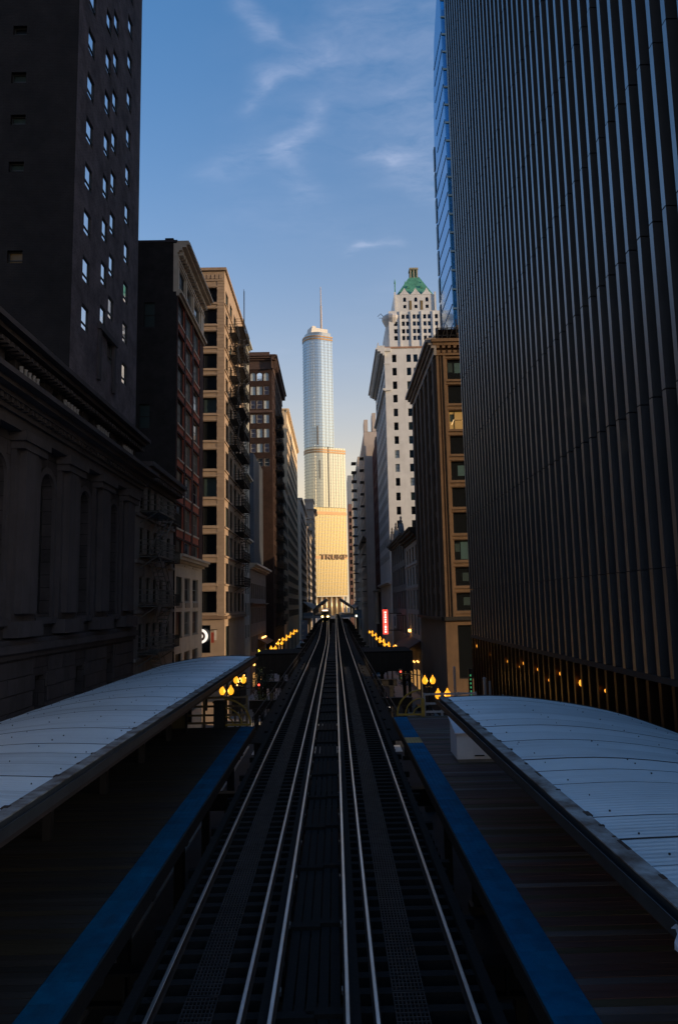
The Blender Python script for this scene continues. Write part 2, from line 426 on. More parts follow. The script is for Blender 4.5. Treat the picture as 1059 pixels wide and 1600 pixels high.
# ------------------------------------------------------------------ elevated tracks
RZ = 6.6
def sm(a, b, t): t = max(0.0, min(1.0, (t - a) / (b - a))); return t * t * (3 - 2 * t)
def tz(y): return RZ + 1.3 * sm(140, 270, y)
YS = [-12, 0, 8, 20, 40, 60, 80, 100, 120, 140, 155, 170, 185, 200, 215, 230, 250, 275, 300, 360, 420]
def dxl(y, side): return -1.0 * sm(110, 260, y) if side < 0 else 0.1 * sm(110, 260, y)
def sweep(mb, x, prof, side, m=0, ys=YS):
    """prof: closed cross-section (dx, dz) swept along the line"""
    n0 = len(mb.v); k = len(prof)
    for y in ys:
        for a, b in prof: mb.v.append((x + dxl(y, side) + a, y, tz(y) + b))
    for i in range(len(ys) - 1):
        for j in range(k):
            o = n0 + i * k; mb.f.append((o + j, o + (j + 1) % k, o + k + (j + 1) % k, o + k + j)); mb.m.append(m(j) if callable(m) else m)
RAIL = [(-.065, -.17), (.065, -.17), (.065, -.155), (.012, -.14), (.012, -.045), (.036, -.03), (.036, -.004), (.026, 0), (-.026, 0), (-.036, -.004), (-.036, -.03), (-.012, -.045), (-.012, -.14), (-.065, -.155)]
def tiemesh(L):
    m = MB(); m.box(-L / 2, L / 2, -.10, .10, -.20, 0); return m.mesh('tie', wood_dark)
TIE, TIE_L = tiemesh(2.6), tiemesh(3.4)
def grating():
    m = MB()
    for k in range(9): m.box(-.26 + k * .065 - .008, -.26 + k * .065 + .008, -1.17, 1.17, 0, .03)
    for k in range(20): m.box(-.275, .275, -1.17 + k * .123 - .012, -1.17 + k * .123 + .012, .004, .034)
    return m.mesh('walkway_grating', pm('grating_metal', (.036, .033, .035), (.012, .011, .012), scale=2, rough=.6, metal=.2))
GRAT = grating()
for side, xc, lab in ((-1, -2.36, 'left elevated railway track with yellow-lit third rail beside the left platform'), (1, 1.32, 'right elevated railway track running past the bright blue platform edge')):
    xs = (-3.09, -1.62, -1.13) if side < 0 else (2.09, .55, .08)
    t = thing('railway_track', lab, 'railway track', (xc, -12, 0), 'tracks of the elevated railway')
    for x in xs[:2]:
        mb = MB(); sweep(mb, x, RAIL, side, lambda j: 0 if j in (6, 7, 8) else 1); mb.build('rail', [rail_head, rail_side], t)
    mb = MB(); sweep(mb, xs[2], [(a * 1.05, b + .06) for a, b in RAIL], side, lambda j: 0 if j in (6, 7, 8) else 1); mb.build('third_rail', [rail_head, rail_side], t)
    far = MB(); n = 0; y = 6.0
    while y < 420:
        if n < 150:
            x = xc + (.22 if side < 0 else -.22) * (n % 6 == 0)
            inst('tie', TIE_L if n % 6 == 0 else TIE, t, (x + random.uniform(-.03, .03), y, tz(y) - .172))
        else:
            far.box(xc - 1.3 + dxl(y, side), xc + 1.3 + dxl(y, side), y - .1, y + .1, tz(y) - .372, tz(y) - .172)
        n += 1; y += .56 + random.uniform(-.02, .02)
    far.build('tie_row', wood_dark, t, kind='stuff')
    for dx in (-1.12, 1.12):                                  # guard timbers outside the rails
        mb = MB(); sweep(mb, xc + dx, [(-.09, -.172), (.09, -.172), (.09, -.02), (-.09, -.02)], side); mb.build('guard_timber', wood_dark, t)
    for k in range(30):
        y = 7.2 + k * 2.4
        inst('walkway_grating', GRAT, t, (xc + (.0 if side < 0 else -.2), y, RZ - .165))
    ins = MB()
    for k in range(60): ins.box(xs[2] - .09, xs[2] + .09, 8 + k * 2.6, 8.16 + k * 2.6, RZ - .17, RZ - .10)
    ins.build('insulator', pm('porcelain', (.10, .10, .11), rough=.4), t, kind='stuff')

# steel viaduct under the tracks
v = thing('railway_viaduct', 'dark riveted steel viaduct carrying both tracks down the middle of the avenue', 'viaduct', (-.5, -12, 0))
for x, s in ((-3.1, -1), (-1.6, -1), (.55, 1), (2.1, 1)):
    mb = MB(); sweep(mb, x, [(-.16, -1.5), (.16, -1.5), (.16, -1.44), (.03, -1.42), (.03, -.48), (.16, -.45), (.16, -.39), (-.16, -.39), (-.16, -.45), (-.03, -.48), (-.03, -1.42), (-.16, -1.44)], s)
    mb.build('girder', steel_dark, v)
colm = MB(); colm.box(-.2, .2, -.2, -.15, 0, 4.4); colm.box(-.2, .2, .15, .2, 0, 4.4); colm.box(-.03, .03, -.15, .15, 0, 4.4); colm.box(-.35, .35, -.35, .35, 0, .35); colm.box(-.3, .3, -.3, .3, 4.2, 4.4)
COLM = colm.mesh('column', steel_dark)
cg = MB(); cg.box(-7.4, 6.4, -.25, .25, 4.4, 4.46); cg.box(-7.4, 6.4, -.25, .25, 5.04, 5.10); cg.box(-7.4, 6.4, -.03, .03, 4.46, 5.04)
for k in range(12): cg.box(-7.2 + k * 1.2, -7.14 + k * 1.2, -.2, .2, 4.46, 5.04)
CG = cg.mesh('cross_girder', steel_dark)
for k in range(24):
    y = 2 + 15.2 * k
    dz = tz(y) - RZ
    inst('cross_girder', CG, v, (0, y, dz))
    for x in (-6.8, 5.8): inst('column', COLM, v, (x, y, 0), scale=(1, 1, 1 + dz / 4.4))
rl = MB()
for x in (-4.3, 3.2):
    for y in range(38, 200, 2): rl.bar((x, y, 6.3 + tz(y) - RZ), (x, y, 7.4 + tz(y) - RZ), .05)
for x0 in (-4.3, 3.2):
    for zz in (6.85, 7.38):
        for y in range(38, 198, 8): rl.bar((x0, y, zz + tz(y) - RZ), (x0, y + 8, zz + tz(y + 8) - RZ), .045)
rl.build('side_railing', steel_dark, v)
for x0, x1 in ((-4.35, -3.6), (2.65, 3.25)):
    mb = MB(); sweep(mb, (x0 + x1) / 2, [(-(x1 - x0) / 2, -.32), ((x1 - x0) / 2, -.32), ((x1 - x0) / 2, -.26), (-(x1 - x0) / 2, -.26)], -1 if x0 < 0 else 1, ys=[36.8, 60, 80, 100, 140, 170, 200, 230]); mb.build('side_walkway', wood_dark, v)
mb = MB()
for k in range(5): sweep(mb, -.52 + (k - 2) * .2, [(-.085, -.30), (.085, -.30), (.085, -.25), (-.085, -.25)], 1, ys=[-4, 20, 40, 60, 80, 100, 140, 170, 200, 230])
mb.build('centre_shade_filler', wood_dark, v, kind='stuff')  # dark boards added in place of shade in the gap between the tracks
# dark steel transverse structure just past the crossing (remains of an old platform head)
for x0, x1, lab in ((-9.6, -4.45, 'black steel platform stub beside the left track beyond the crossing'), (3.35, 9.2, 'black steel platform stub beside the right track beyond the crossing')):
    t = thing('platform_stub', lab, 'platform', ((x0 + x1) / 2, 88, 0), 'disused platform stubs past the crossing')
    mb = MB(); mb.box(x0, x1, 88, 97, 7.15, 7.35); mb.build('deck', wood_dark, t)
    mb = MB(); mb.box(x0, x1, 88.0, 88.06, 5.0, 7.15)
    for k in range(7): mb.box(x0 + k * (x1 - x0 - .1) / 6, x0 + .1 + k * (x1 - x0 - .1) / 6, 87.9, 88.0, 5.0, 7.15)
    mb.build('fascia', steel_dark, t)
    mb = MB()
    for xx in (x0 + .4, x1 - .4): mb.box(xx - .15, xx + .15, 88.4, 88.7, 0, 7.15); mb.box(xx - .15, xx + .15, 96, 96.3, 0, 7.15)
    mb.build('post', steel_dark, t)

# ------------------------------------------------------------------ station platforms
PZ = 7.5
plank_m = [pm('plank_brown', (.13, .072, .060), (.08, .046, .038), scale=2.2, var=.22, rough=.75, bump=.25, bscale=25), pm('plank_red', (.15, .075, .066), (.09, .048, .042), scale=2.5, var=.22, rough=.7, bump=.25, bscale=25),
           pm('plank_grey', (.17, .14, .135), (.10, .08, .076), scale=2.0, var=.22, rough=.75, bump=.25, bscale=25), pm('plank_ochre', (.12, .088, .052), (.07, .054, .032), scale=2.0, var=.22, rough=.8, bump=.25, bscale=25)]
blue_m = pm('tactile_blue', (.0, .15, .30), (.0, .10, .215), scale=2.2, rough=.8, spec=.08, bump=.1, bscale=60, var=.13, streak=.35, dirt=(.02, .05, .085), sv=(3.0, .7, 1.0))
blue_shaded = pm('tactile_blue_shaded', (.0, .10, .20), (.004, .065, .135), scale=2.2, rough=.85, spec=.08, bump=.1, bscale=60, var=.15, streak=.5, dirt=(.015, .035, .06), sv=(3.0, .7, 1.0))  # darker blue paints in shade on the left strip; the streaks are dirt
yellow_m = pm('tactile_yellow', (.52, .32, .09), (.40, .25, .08), scale=2, rough=.6)
def tile_mesh(m):
    b = MB(); b.box(-.31, .31, -.297, .297, 0, .025)
    for i in range(5):
        for j in range(5):
            b.box(-.25 + i * .125 - .03, -.25 + i * .125 + .03, -.25 + j * .125 - .03, -.25 + j * .125 + .03, .025, .031)
    return b.mesh('tactile_tile', m)
TB, TY, TO = tile_mesh(blue_m), tile_mesh(yellow_m), tile_mesh(blue_shaded)
PLK = []
PLK_D = []  # left platform's planks, darkened to paint in the shade under its canopy
for m in [pm('plank_shaded_brown', (0.0292, 0.0221, 0.0182), (0.0195, 0.0156, 0.0130), scale=2.2, var=.22, rough=.85, bump=.25, bscale=25), pm('plank_shaded_black', (0.0195, 0.0163, 0.0143), (0.0130, 0.0117, 0.0104), scale=2.5, var=.22, rough=.85, bump=.25, bscale=25),
          pm('plank_shaded_grey', (0.0325, 0.0286, 0.0260), (0.0195, 0.0175, 0.0163), scale=2, var=.22, rough=.85, bump=.25, bscale=25), pm('plank_shaded_ochre', (0.0390, 0.0286, 0.0143), (0.0228, 0.0175, 0.0104), scale=2, var=.22, rough=.85, bump=.25, bscale=25)]:
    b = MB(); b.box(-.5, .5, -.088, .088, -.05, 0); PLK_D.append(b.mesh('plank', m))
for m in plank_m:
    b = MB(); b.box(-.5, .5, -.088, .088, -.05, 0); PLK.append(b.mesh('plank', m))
for side in (-1, 1):
    if side < 0: xe, xt, xi, xo, y1 = -3.82, -4.13, -4.45, -10.2, 34.5; lab = 'left wooden station platform, shaded, with dark blue tactile edge'
    else: xe, xt, xi, xo, y1 = 2.77, 3.08, 3.40, 9.6, 36.6; lab = 'right wooden station platform with bright blue tactile edge and one yellow tile row'
    t = thing('station_platform', lab, 'platform', ((xe + xo) / 2, y1, 0), 'wooden station platforms')
    w = abs(xo - xi); y = 5.0; n = 0
    while y < y1 - .1:
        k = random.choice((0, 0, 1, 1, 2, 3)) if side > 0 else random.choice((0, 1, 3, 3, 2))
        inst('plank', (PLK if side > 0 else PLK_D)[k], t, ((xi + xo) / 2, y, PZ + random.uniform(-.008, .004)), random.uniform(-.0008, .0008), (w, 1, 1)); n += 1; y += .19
    y = 5.3
    while y < y1 - .1:
        yel = side > 0 and 29.75 < y < 30.75
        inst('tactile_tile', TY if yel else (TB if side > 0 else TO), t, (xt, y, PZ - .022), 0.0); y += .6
    b = MB(); b.box(xe, xi, 5, y1, PZ - .12, PZ - .024); b.build('edge_board', wood_dark, t)
    b = MB(); b.box(xe - .03 * side, xe + .0 * side, 5, y1, PZ - .35, PZ - .03); b.build('fascia', steel_dark, t)
    b = MB()
    for k in range(9): b.box(min(xe, xo), max(xe, xo), 5.5 + k * 3.4, 5.7 + k * 3.4, PZ - .45, PZ - .12)
    for xx in (xe + .6 * side, xo - .5 * side): b.box(xx - .12, xx + .12, 5, y1, PZ - .9, PZ - .45)
    b.build('joist', steel_dark, t)
    for k in range(3):
        for xx in (xi + 1.2 * side, xo - .5 * side): b = MB(); b.box(xx - .15, xx + .15, 8 + k * 12, 8.3 + k * 12, 0, PZ - .9); b.build('support', steel_dark, t)

# canopies: thin corrugated roof sheets over steel frames
roof_m = pm('roof_sheet', (.80, .86, .90), (.70, .765, .80), scale=.7, rough=.36, metal=.4, spec=.5, streak=.32, dirt=(.40, .42, .44), sv=(.35, 5.0, 1.0), var=.07, s_lo=.52, s_hi=.85)
roof_m2 = pm('roof_sheet_b', (.76, .82, .86), (.62, .68, .71), scale=.5, rough=.40, metal=.4, spec=.5, streak=.62, dirt=(.34, .34, .34), sv=(.30, 4.0, 1.0), var=.09, s_lo=.5, s_hi=.85)
rust_m = pm('rusty_flashing', (.32, .33, .33), (.07, .035, .018), scale=2.2, rough=.7, streak=.6, dirt=(.05, .028, .016))
gutter_m = pm('gutter_metal', (.045, .05, .055), (.028, .03, .033), scale=2, rough=.5)
def prof_z(P, x):
    for (x0, z0), (x1, z1) in zip(P, P[1:]):
        if min(x0, x1) <= x <= max(x0, x1): return z0 + (z1 - z0) * (x - x0) / (x1 - x0)
    return P[-1][1]
def canopy(side, P, y0, y1, lab):
    t = thing('platform_canopy', lab, 'canopy', ((P[0][0] + P[-1][0]) / 2, y1, PZ), 'corrugated platform canopies')
    # smooth the measured profile
    xs = [P[0][0] + (P[-1][0] - P[0][0]) * i / 14 for i in range(15)]
    PP = [(x, prof_z(P, x)) for x in xs]
    for _ in range(2): PP = [PP[0]] + [(PP[i][0], (PP[i - 1][1] + 2 * PP[i][1] + PP[i + 1][1]) / 4) for i in range(1, 14)] + [PP[-1]]
    y, n = y0, 0; pitch = .92; NC = 7
    for var in range(1):
        pass
    def sheet(m):
        b = MB(); k = NC * 4
        for i in range(k + 1):
            yy = i * pitch / k; c = (0, 0, 1, 1)[i % 4] * .011
            for x, z in PP: b.v.append((x, yy, z + c + (0.006 if i == 0 else 0)))
        r_ = len(PP)
        for i in range(k):
            for j in range(r_ - 1):
                o = i * r_ + j
                b.f.append((o, o + r_, o + r_ + 1, o + 1) if side > 0 else (o, o + 1, o + r_ + 1, o + r_)); b.m.append(0)
        for j in range(r_ - 1):                                    # the sheet's turned-down lap facing the next sheet
            n0 = len(b.v); (xa, za), (xb, zb) = PP[j], PP[j + 1]
            b.quad((xa, -.002, za + .006), (xb, -.002, zb + .006), (xb, -.002, zb - .03), (xa, -.002, za - .03), 1)
        return b.mesh('roof_panel', [m, gutter_m])
    sh = [sheet(roof_m), sheet(roof_m2)]
    while y < y1 - .2:
        inst('roof_panel', sh[random.random() < .4], t, (0, y, random.uniform(-.006, .010))); y += pitch + .022; n += 1
    yend = y
    b = MB()                                                       # bolt heads and small scabs along the purlins
    yy = y0
    while yy < yend:
        for (x, z) in PP[1:-1:3]:
            for _ in range(1):
                dx, dy = random.uniform(-.05, .05), random.uniform(0, .9)
                s_ = random.uniform(.005, .012)
                zz = prof_z(PP, x + dx)
                b.box(x + dx - s_, x + dx + s_, yy + dy - s_, yy + dy + s_, zz + .015, zz + .038)
        yy += .92
    b.build('bolt', pm('bolt_dark', (.03, .03, .032), rough=.7), t, kind='stuff')
    x0, z0 = P[0]; x1, z1 = P[-1]
    b = MB(); b.box(x0 - .04 * side, x0 + .20 * side, y0, yend, z0 + .030, z0 + .048); b.build('flashing', rust_m, t)
    b = MB(); yy = y0                                              # gaps where sheets lift from the flashing
    while yy < yend:
        b.box(x0 + .15 * side, x0 + (.19 + random.uniform(.0, .06)) * side, yy, yy + random.choice((.05, .12, .2, .35)), z0 + .02, z0 + .056); yy += random.choice((.47, .93, .93, 1.4))
    b.build('lifted_edge', steel_rust, t, kind='stuff')
    b = MB(); b.box(x0 - .13 * side, x0 - .03 * side, y0, yend, z0 - .16, z0 - .14); b.box(x0 - .145 * side, x0 - .13 * side, y0, yend, z0 - .16, z0 + .0); b.box(x0 - .035 * side, x0 - .02 * side, y0, yend, z0 - .22, z0 + .028)
    b.build('gutter', gutter_m, t)
    b = MB(); b.box(x0 + .02 * side, x0 + .12 * side, y0, yend, z0 - .34, z0 - .04); b.build('edge_beam', pm('beam_paint', (.06, .045, .045), (.035, .028, .028), rough=.7), t)
    xp = x0 + (2.6 if side > 0 else -2.6)
    b = MB(); b.box(xp - .08, xp + .08, y0, yend, prof_z(PP, xp) - .38, prof_z(PP, xp) - .08); b.build('ridge_beam', steel_dark, t)
    yy = y0 + 1.5
    while yy < yend:
        b = MB(); b.box(xp - .1, xp + .1, yy - .1, yy + .1, PZ + .004, prof_z(PP, xp) - .1); b.build('post', pm('post_paint', (.03, .025, .025), (.02, .017, .017), rough=.6), t)
        b = MB()
        for i in range(14):
            b.bar((PP[i][0], yy, PP[i][1] - .12), (PP[i + 1][0], yy, PP[i + 1][1] - .12), .1, .16)
        b.bar((xp, yy, PZ + 1.7), (x0 + .3 * side, yy, z0 - .2), .08)
        b.build('rafter', steel_dark, t)
        yy += 4.3
    b = MB()
    for i in range(14):                                            # end trim
        b.bar((PP[i][0], yend + .02, PP[i][1] - .05), (PP[i + 1][0], yend + .02, PP[i + 1][1] - .05), .05, .16)
    b.build('end_trim', gutter_m, t)
    # windbreak boards down the platform's middle
    return t
canopy(-1, [(-4.45, 10.24), (-5.6, 10.30), (-6.7, 10.30), (-8.0, 10.17), (-9.6, 9.86)], 4.0, 40.0, 'left platform canopy of pale corrugated sheets with rust-stained edge')
canopy(1, [(3.30, 9.97), (5.0, 10.02), (6.45, 9.88), (8.16, 9.58), (9.2, 9.33), (10.8, 8.72)], 3.0, 23.4, 'right platform canopy of pale corrugated sheets ending beside the white bin')

# yellow quarter-circle end guards
ylw = pm('guard_yellow', (.42, .25, .035), (.28, .17, .03), scale=3, rough=.6)
def end_guard(x, sgn, y, lab):
    t = thing('platform_end_guard', lab, 'guard rail', (x, y, PZ), 'yellow quarter-circle end guards')
    R = 1.18
    def arc(r): return [(x + sgn * (r - r * math.cos(a)) + sgn * (R - r), y, PZ + .08 + r * math.sin(a)) for a in [math.pi / 2 * i / 10 for i in range(11)]]
    for r_ in (R, R * .66, R * .33):
        MB().tube(arc(r_), .045 if r_ == R else .035, 8).build('arc', ylw, t)
    MB().box(x - .03, x + sgn * R, y - .04, y + .04, PZ + .06, PZ + .15).build('bottom_rail', ylw, t)
    MB().box(x + sgn * R, x + sgn * (R + .16), y - .06, y + .06, PZ, PZ + .85).build('post', ylw, t)
end_guard(2.95, 1, 36.3, 'yellow quarter-circle guard of three arcs at the end of the bright blue strip')
end_guard(-3.98, -1, 34.3, 'yellow quarter-circle guard at the end of the shaded left platform')
# end railings
rail_pale = pm('railing_pale', (.42, .38, .37), (.30, .27, .26), rough=.6)
rail_gold = pm('railing_ochre', (.20, .13, .06), (.12, .085, .05), rough=.6)
def railing(x0, x1, y, m, lab, zs, n):
    t = thing('platform_railing', lab, 'railing', ((x0 + x1) / 2, y, PZ), 'railings across the platform ends')
    for z in zs: MB().box(x0, x1, y - .04, y + .04, PZ + z, PZ + z + .09).build('bar', m, t)
    for k in range(n):
        x = x0 + (x1 - x0) * k / (n - 1)
        MB().box(x - .05, x + .05, y - .055, y + .055, PZ - .3, PZ + zs[-1] + .12).build('post', m, t)
railing(4.35, 6.9, 36.75, rail_pale, 'pale railing across the end of the right platform', (.1, .5, .95), 4)
railing(-8.2, -4.2, 34.75, rail_gold, 'dim ochre railing across the end of the left platform', (.1, .45, .85, 1.25), 3)
# white rail-side bin
t = thing('storage_bin', 'white metal salt bin with a sloping lid on the right platform', 'bin', (4.75, 26.4, PZ))
binm = pm('bin_white', (.80, .79, .80), (.70, .69, .71), scale=1.5, rough=.5)
def bx(b, x0, x1, z0, z1, y0=25.8, y1=27.2): b.box(x0, x1, y0, y1, z0, z1)
b = MB(); a_ = [(4.12, 25.80, PZ + .12), (5.55, 25.80, PZ + .12), (5.55, 25.80, PZ + .98), (4.12, 25.80, PZ + .98)]
c_ = [(4.12, 27.2, PZ + .12), (5.55, 27.2, PZ + .12), (5.55, 27.2, PZ + 1.32), (4.12, 27.2, PZ + 1.32)]
b.prism(a_, c_); b.build('body', binm, t)
b = MB(); bx(b, 4.16, 5.51, 0.004 + PZ, PZ + .12, 25.84, 27.16); b.build('plinth', pm('bin_plinth', (.22, .21, .21), rough=.7), t)
b = MB(); b.prism([(4.06, 25.72, PZ + .985), (5.61, 25.72, PZ + .985), (5.61, 25.72, PZ + 1.02), (4.06, 25.72, PZ + 1.02)], [(4.06, 27.25, PZ + 1.355), (5.61, 27.25, PZ + 1.355), (5.61, 27.25, PZ + 1.39), (4.06, 27.25, PZ + 1.39)]); b.build('lid', pm('lid_pinkish', (.82, .76, .78), (.74, .69, .71), rough=.5), t)
b = MB(); b.box(4.68, 5.50, 25.785, 25.80, PZ + .2, PZ + .95); b.build('door', binm, t)
b = MB(); b.box(4.72, 5.05, 25.75, 25.785, PZ + .22, PZ + .26); b.build('handle', steel_dark, t)
# dark cabinet by the left end railing
t = thing('signal_cabinet', 'dark metal signal cabinet standing by the left platform end railing', 'cabinet', (-5.38, 34.2, PZ))
MB().box(-5.62, -5.14, 33.9, 34.45, PZ, PZ + 1.15).build('body', steel_dark, t); MB().box(-5.66, -5.1, 33.85, 34.5, PZ + 1.15, PZ + 1.2).build('lid', steel_dark, t); MB().box(-5.58, -5.18, 33.88, 33.9, PZ + .1, PZ + 1.08).build('door', black_iron, t)
# windbreak panel at the left platform end
t = thing('windbreak', 'ochre painted windbreak screen under the left canopy end', 'screen', (-7.3, 33.4, PZ))
MB().box(-8.3, -6.75, 33.35, 33.42, PZ + .15, PZ + 2.0).build('panel', pm('ochre_panel', (.10, .075, .03), (.07, .05, .022), rough=.6), t)
for x in (-8.3, -6.75): MB().box(x - .05, x + .05, 33.3, 33.47, PZ, PZ + 2.15).build('post', steel_dark, t)
# crumpled plastic sheet under the right canopy's near edge
b = MB(); rows, cols = 10, 9
for i in range(rows):
    for j in range(cols):
        zz = 10.20 - i * .040; f_ = math.sin(j * 2.1 + i * .5) * .05 + random.uniform(-.025, .025)
        b.v.append((2.80 + j * .058 + f_ * .7 + .012 * i + .03 * math.sin(i * 1.3), 6.52 + f_ * 1.2 + .03 * random.random() + j * .02, zz + .03 * math.sin(j * 1.7 + i)))
for i in range(rows - 1):
    for j in range(cols - 1):
        o = i * cols + j; b.f.append((o, o + cols, o + cols + 1, o + 1)); b.m.append(0)
o = b.build('plastic_sheet', pm('plastic_blue', (.30, .38, .52), (.18, .24, .36), scale=6, rough=.4), smooth=True)
tag(o, 'crumpled pale blue plastic sheet hanging below the near end of the right canopy', 'plastic sheet')

# ================================================================== BUILDINGS, LEFT SIDE
LX, RX = -12.5, 11.7
E_ = Face('E', LX); W_ = Face('W', RX)
def roof(parent, x0, x1, y0, y1, z, m=None):
    MB().box(x0, x1, y0, y1, z - .25, z).build('roof', m or roof_tar, parent)
def plain(parent, x0, x1, y0, y1, z0, z1, m, skip): b = MB(); shell(b, x0, x1, y0, y1, z0, z1, skip); b.build('side_wall', m, parent)

# ---- dark classical stone bank building (podium)
stone_dk = pm('bank_stone', (.070, .060, .066), (.046, .040, .044), scale=.5, rough=.9, bump=.25, bscale=6, streak=.5)
bank = thing('bank_building', 'dark classical stone building with pilasters, arched windows and heavy cornices at far left', 'building', (LX, 20, 0))
pitch = 4.75; wc = [31.2 + pitch * k for k in range(-6, 3)]
ops = [(c - .75, c + .75, 12.9, 18.9) for c in wc] + [(c - .55, c + .55, 5.2, 10.3) for c in wc] + [(c - .45 + dx, c + .45 + dx, 21.95, 22.9) for c in wc for dx in (-.9, .9)]
b = MB(); wall(b, E_, 2, 45.4, 0, 23.6, ops, .55)
for c in wc: arch_fill(b, E_, c - .75, c + .75, 18.15, 18.9, .55)
b.build('wall', brick('bank_ashlar', (.056, .048, .052), (.042, .037, .040), (.020, .018, .019), 1.35, .56, .02, mott=.45), bank)
plain(bank, -40, LX, 2, 45.4, 0, 23.6, stone_dk, 'E'); roof(bank, -40, LX - .3, 2, 33.6, 23.5)
for c in wc:
    if c < 12: continue
    window(bank, E_, c - .75, c + .75, 12.9, 18.9, .5, 'grid', frame_dark, g_dark)
    window(bank, E_, c - .55, c + .55, 5.2, 10.3, .5, 'sash', frame_dark, g_dark)
    for dx in (-.9, .9): window(bank, E_, c - .45 + dx, c + .45 + dx, 21.95, 22.9, .3, 'plain', frame_dark, g_mid)
    b = MB(); E_.box(b, c - 1.05, c - .78, 12.7, 18.2, .003, .12); E_.box(b, c + .78, c + 1.05, 12.7, 18.2, .003, .12); E_.box(b, c - 1.1, c + 1.1, 12.45, 12.72, .003, .22)
    n = 10
    for i in range(n):
        t0, t1 = math.pi * i / n, math.pi * (i + 1) / n
        pts = [(c - rr * math.cos(t_), 18.15 + rr * math.sin(t_)) for rr, t_ in ((.78, t0), (1.05, t0), (1.05, t1), (.78, t1))]
        b.prism([E_.P(u, z, .003) for u, z in pts], [E_.P(u, z, .12) for u, z in pts])
    b.build('window_surround', stone_dk, bank)
    p = c + pitch / 2                                               # pilaster between the windows
    b = MB(); E_.box(b, p - 1.1, p + 1.1, 12.6, 19.5, .003, .22); E_.box(b, p - .8, p + .35, 12.9, 19.3, .22, .5); E_.box(b, p + .45, p + .95, 12.9, 19.3, .22, .38)
    E_.box(b, p - 1.2, p + 1.2, 12.0, 12.6, .003, .58); E_.box(b, p - 1.15, p + 1.15, 19.3, 19.6, .003, .56); E_.box(b, p - 1.25, p + 1.25, 19.6, 20.0, .003, .66)
    b.build('pilaster', stone_dk, bank)
# ashlar blocks of the base, joints recessed
blk = {}
for r_ in range(9):
    z = 5.3 + r_ * .64; u = 16 + (r_ % 2) * .8
    while u < 45:
        L = 1.6; u1 = min(u + L, 45.3); hit = None
        for c in wc:
            if z < 10.5 and u < c + .62 and u1 > c - .62: hit = c
        segs = [(u, u1)] if hit is None else [s_ for s_ in ((u, hit - .62), (hit + .62, u1)) if s_[1] - s_[0] > .25]
        for a, c2 in segs:
            key = round(c2 - a, 1)
            if key not in blk:
                m_ = MB(); m_.box(0, .07, -key / 2 + .02, key / 2 - .02, .02, .62); blk[key] = m_.mesh('ashlar_block', stone_dk)
            inst('ashlar_block', blk[key], bank, (LX + random.uniform(.0, .012), (a + c2) / 2, z))
        u += L
b = MB(); cornice(b, E_, 2, 45.4, 11.15, [(.25, .15), (.3, .35), (.2, .2)]); b.build('base_course', stone_dk, bank)
b = MB(); cornice(b, E_, 2, 45.5, 19.95, [(.3, .5), (.2, .42), (.2, .55), (.2, .35), (.2, .8), (.2, 1.15), (.2, 1.5)])
for k in range(70): E_.box(b, 15 + k * .44, 15.22 + k * .44, 20.66, 20.85, .35, .75)
b.build('cornice', stone_dk, bank)
b = MB(); cornice(b, E_, 2, 45.6, 23.1, [(.2, .3), (.2, .6), (.2, .9), (.15, .75)])
for k in range(70): E_.box(b, 15 + k * .44, 15.2 + k * .44, 22.96, 23.12, .003, .5)
b.build('upper_cornice', stone_dk, bank)
for c in wc:                                                        # baluster panels in the attic
    if c < 12: continue
    for k in range(5):
        b = MB(); y = c + pitch / 2 - .8 + k * .4; b.lathe((LX + .15, y, 21.75), [(.09, 0), (.06, .15), (.12, .45), (.07, .8), (.1, .95)], 8); b.build('baluster', pm('baluster_stone', (.34, .32, .33), (.22, .21, .21), scale=2, rough=.85), bank)

# ---- dark brick tower standing behind and above it
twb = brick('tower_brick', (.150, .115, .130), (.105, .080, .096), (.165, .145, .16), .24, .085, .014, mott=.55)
tw = thing('brick_tower', 'very tall dark purple brick tower with four columns of sky-lit narrow windows', 'building', (LX, 40, 0))
TF = Face('E', LX - .05)
cols = [(35.15, 36.25), (38.0, 39.0), (39.35, 40.35), (42.2, 43.25)]
tz0 = [44.0, 46.25, 45.6, 49.3]
ops = []
for ci, (a, c) in enumerate(cols):
    pt = 2.585
    base = [27.2, 28.35, 26.9, 26.55][ci]
    for k in range(26):
        z = base + pt * k
        if z + 1.4 < 92: ops.append((a, c, z, z + 1.32))
b = MB(); wall(b, TF, 33.7, 45.35, 23.4, 95, ops, .18); b.build('wall', twb, tw)
for a, c, z, z1 in ops:
    if z < 62: window(tw, TF, a, c, z, z1, .115, 'low', frame_dark, g_sky)
b = MB()
for a, c, z, z1 in ops:
    if z >= 62: b.quad(TF.P(a, z, -.15), TF.P(c, z, -.15), TF.P(c, z1, -.15), TF.P(a, z1, -.15))
b.build('upper_pane', g_sky, tw, kind='stuff')
SF = Face('S', 33.7)
g_black = glass('glass_black', (.006, .007, .008), ior=1.2, rough=.3); blind_dk = pm('blind_dark_green', (.022, .034, .034), (.016, .026, .026), rough=.8, spec=.1); lit_dim = emit('lit_dim', (.5, .25, .03), .005, (.03, .02, .008))
ops2 = [(-15.75, -15.0, 29.95, 30.6), (-15.85, -15.1, 34.75, 35.3), (-15.85, -15.1, 37.3, 37.85), (-15.9, -15.15, 39.6, 40.2), (-15.9, -15.2, 42.3, 42.8)]
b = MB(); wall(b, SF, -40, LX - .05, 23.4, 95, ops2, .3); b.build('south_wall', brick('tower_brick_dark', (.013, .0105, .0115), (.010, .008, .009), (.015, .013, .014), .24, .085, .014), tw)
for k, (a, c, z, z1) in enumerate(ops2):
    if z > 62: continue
    window(tw, SF, a, c, z, z1, .26, 'low', frame_dark, lit_dim if k == 0 else (blind_dk if k in (1, 2, 3) else g_black))
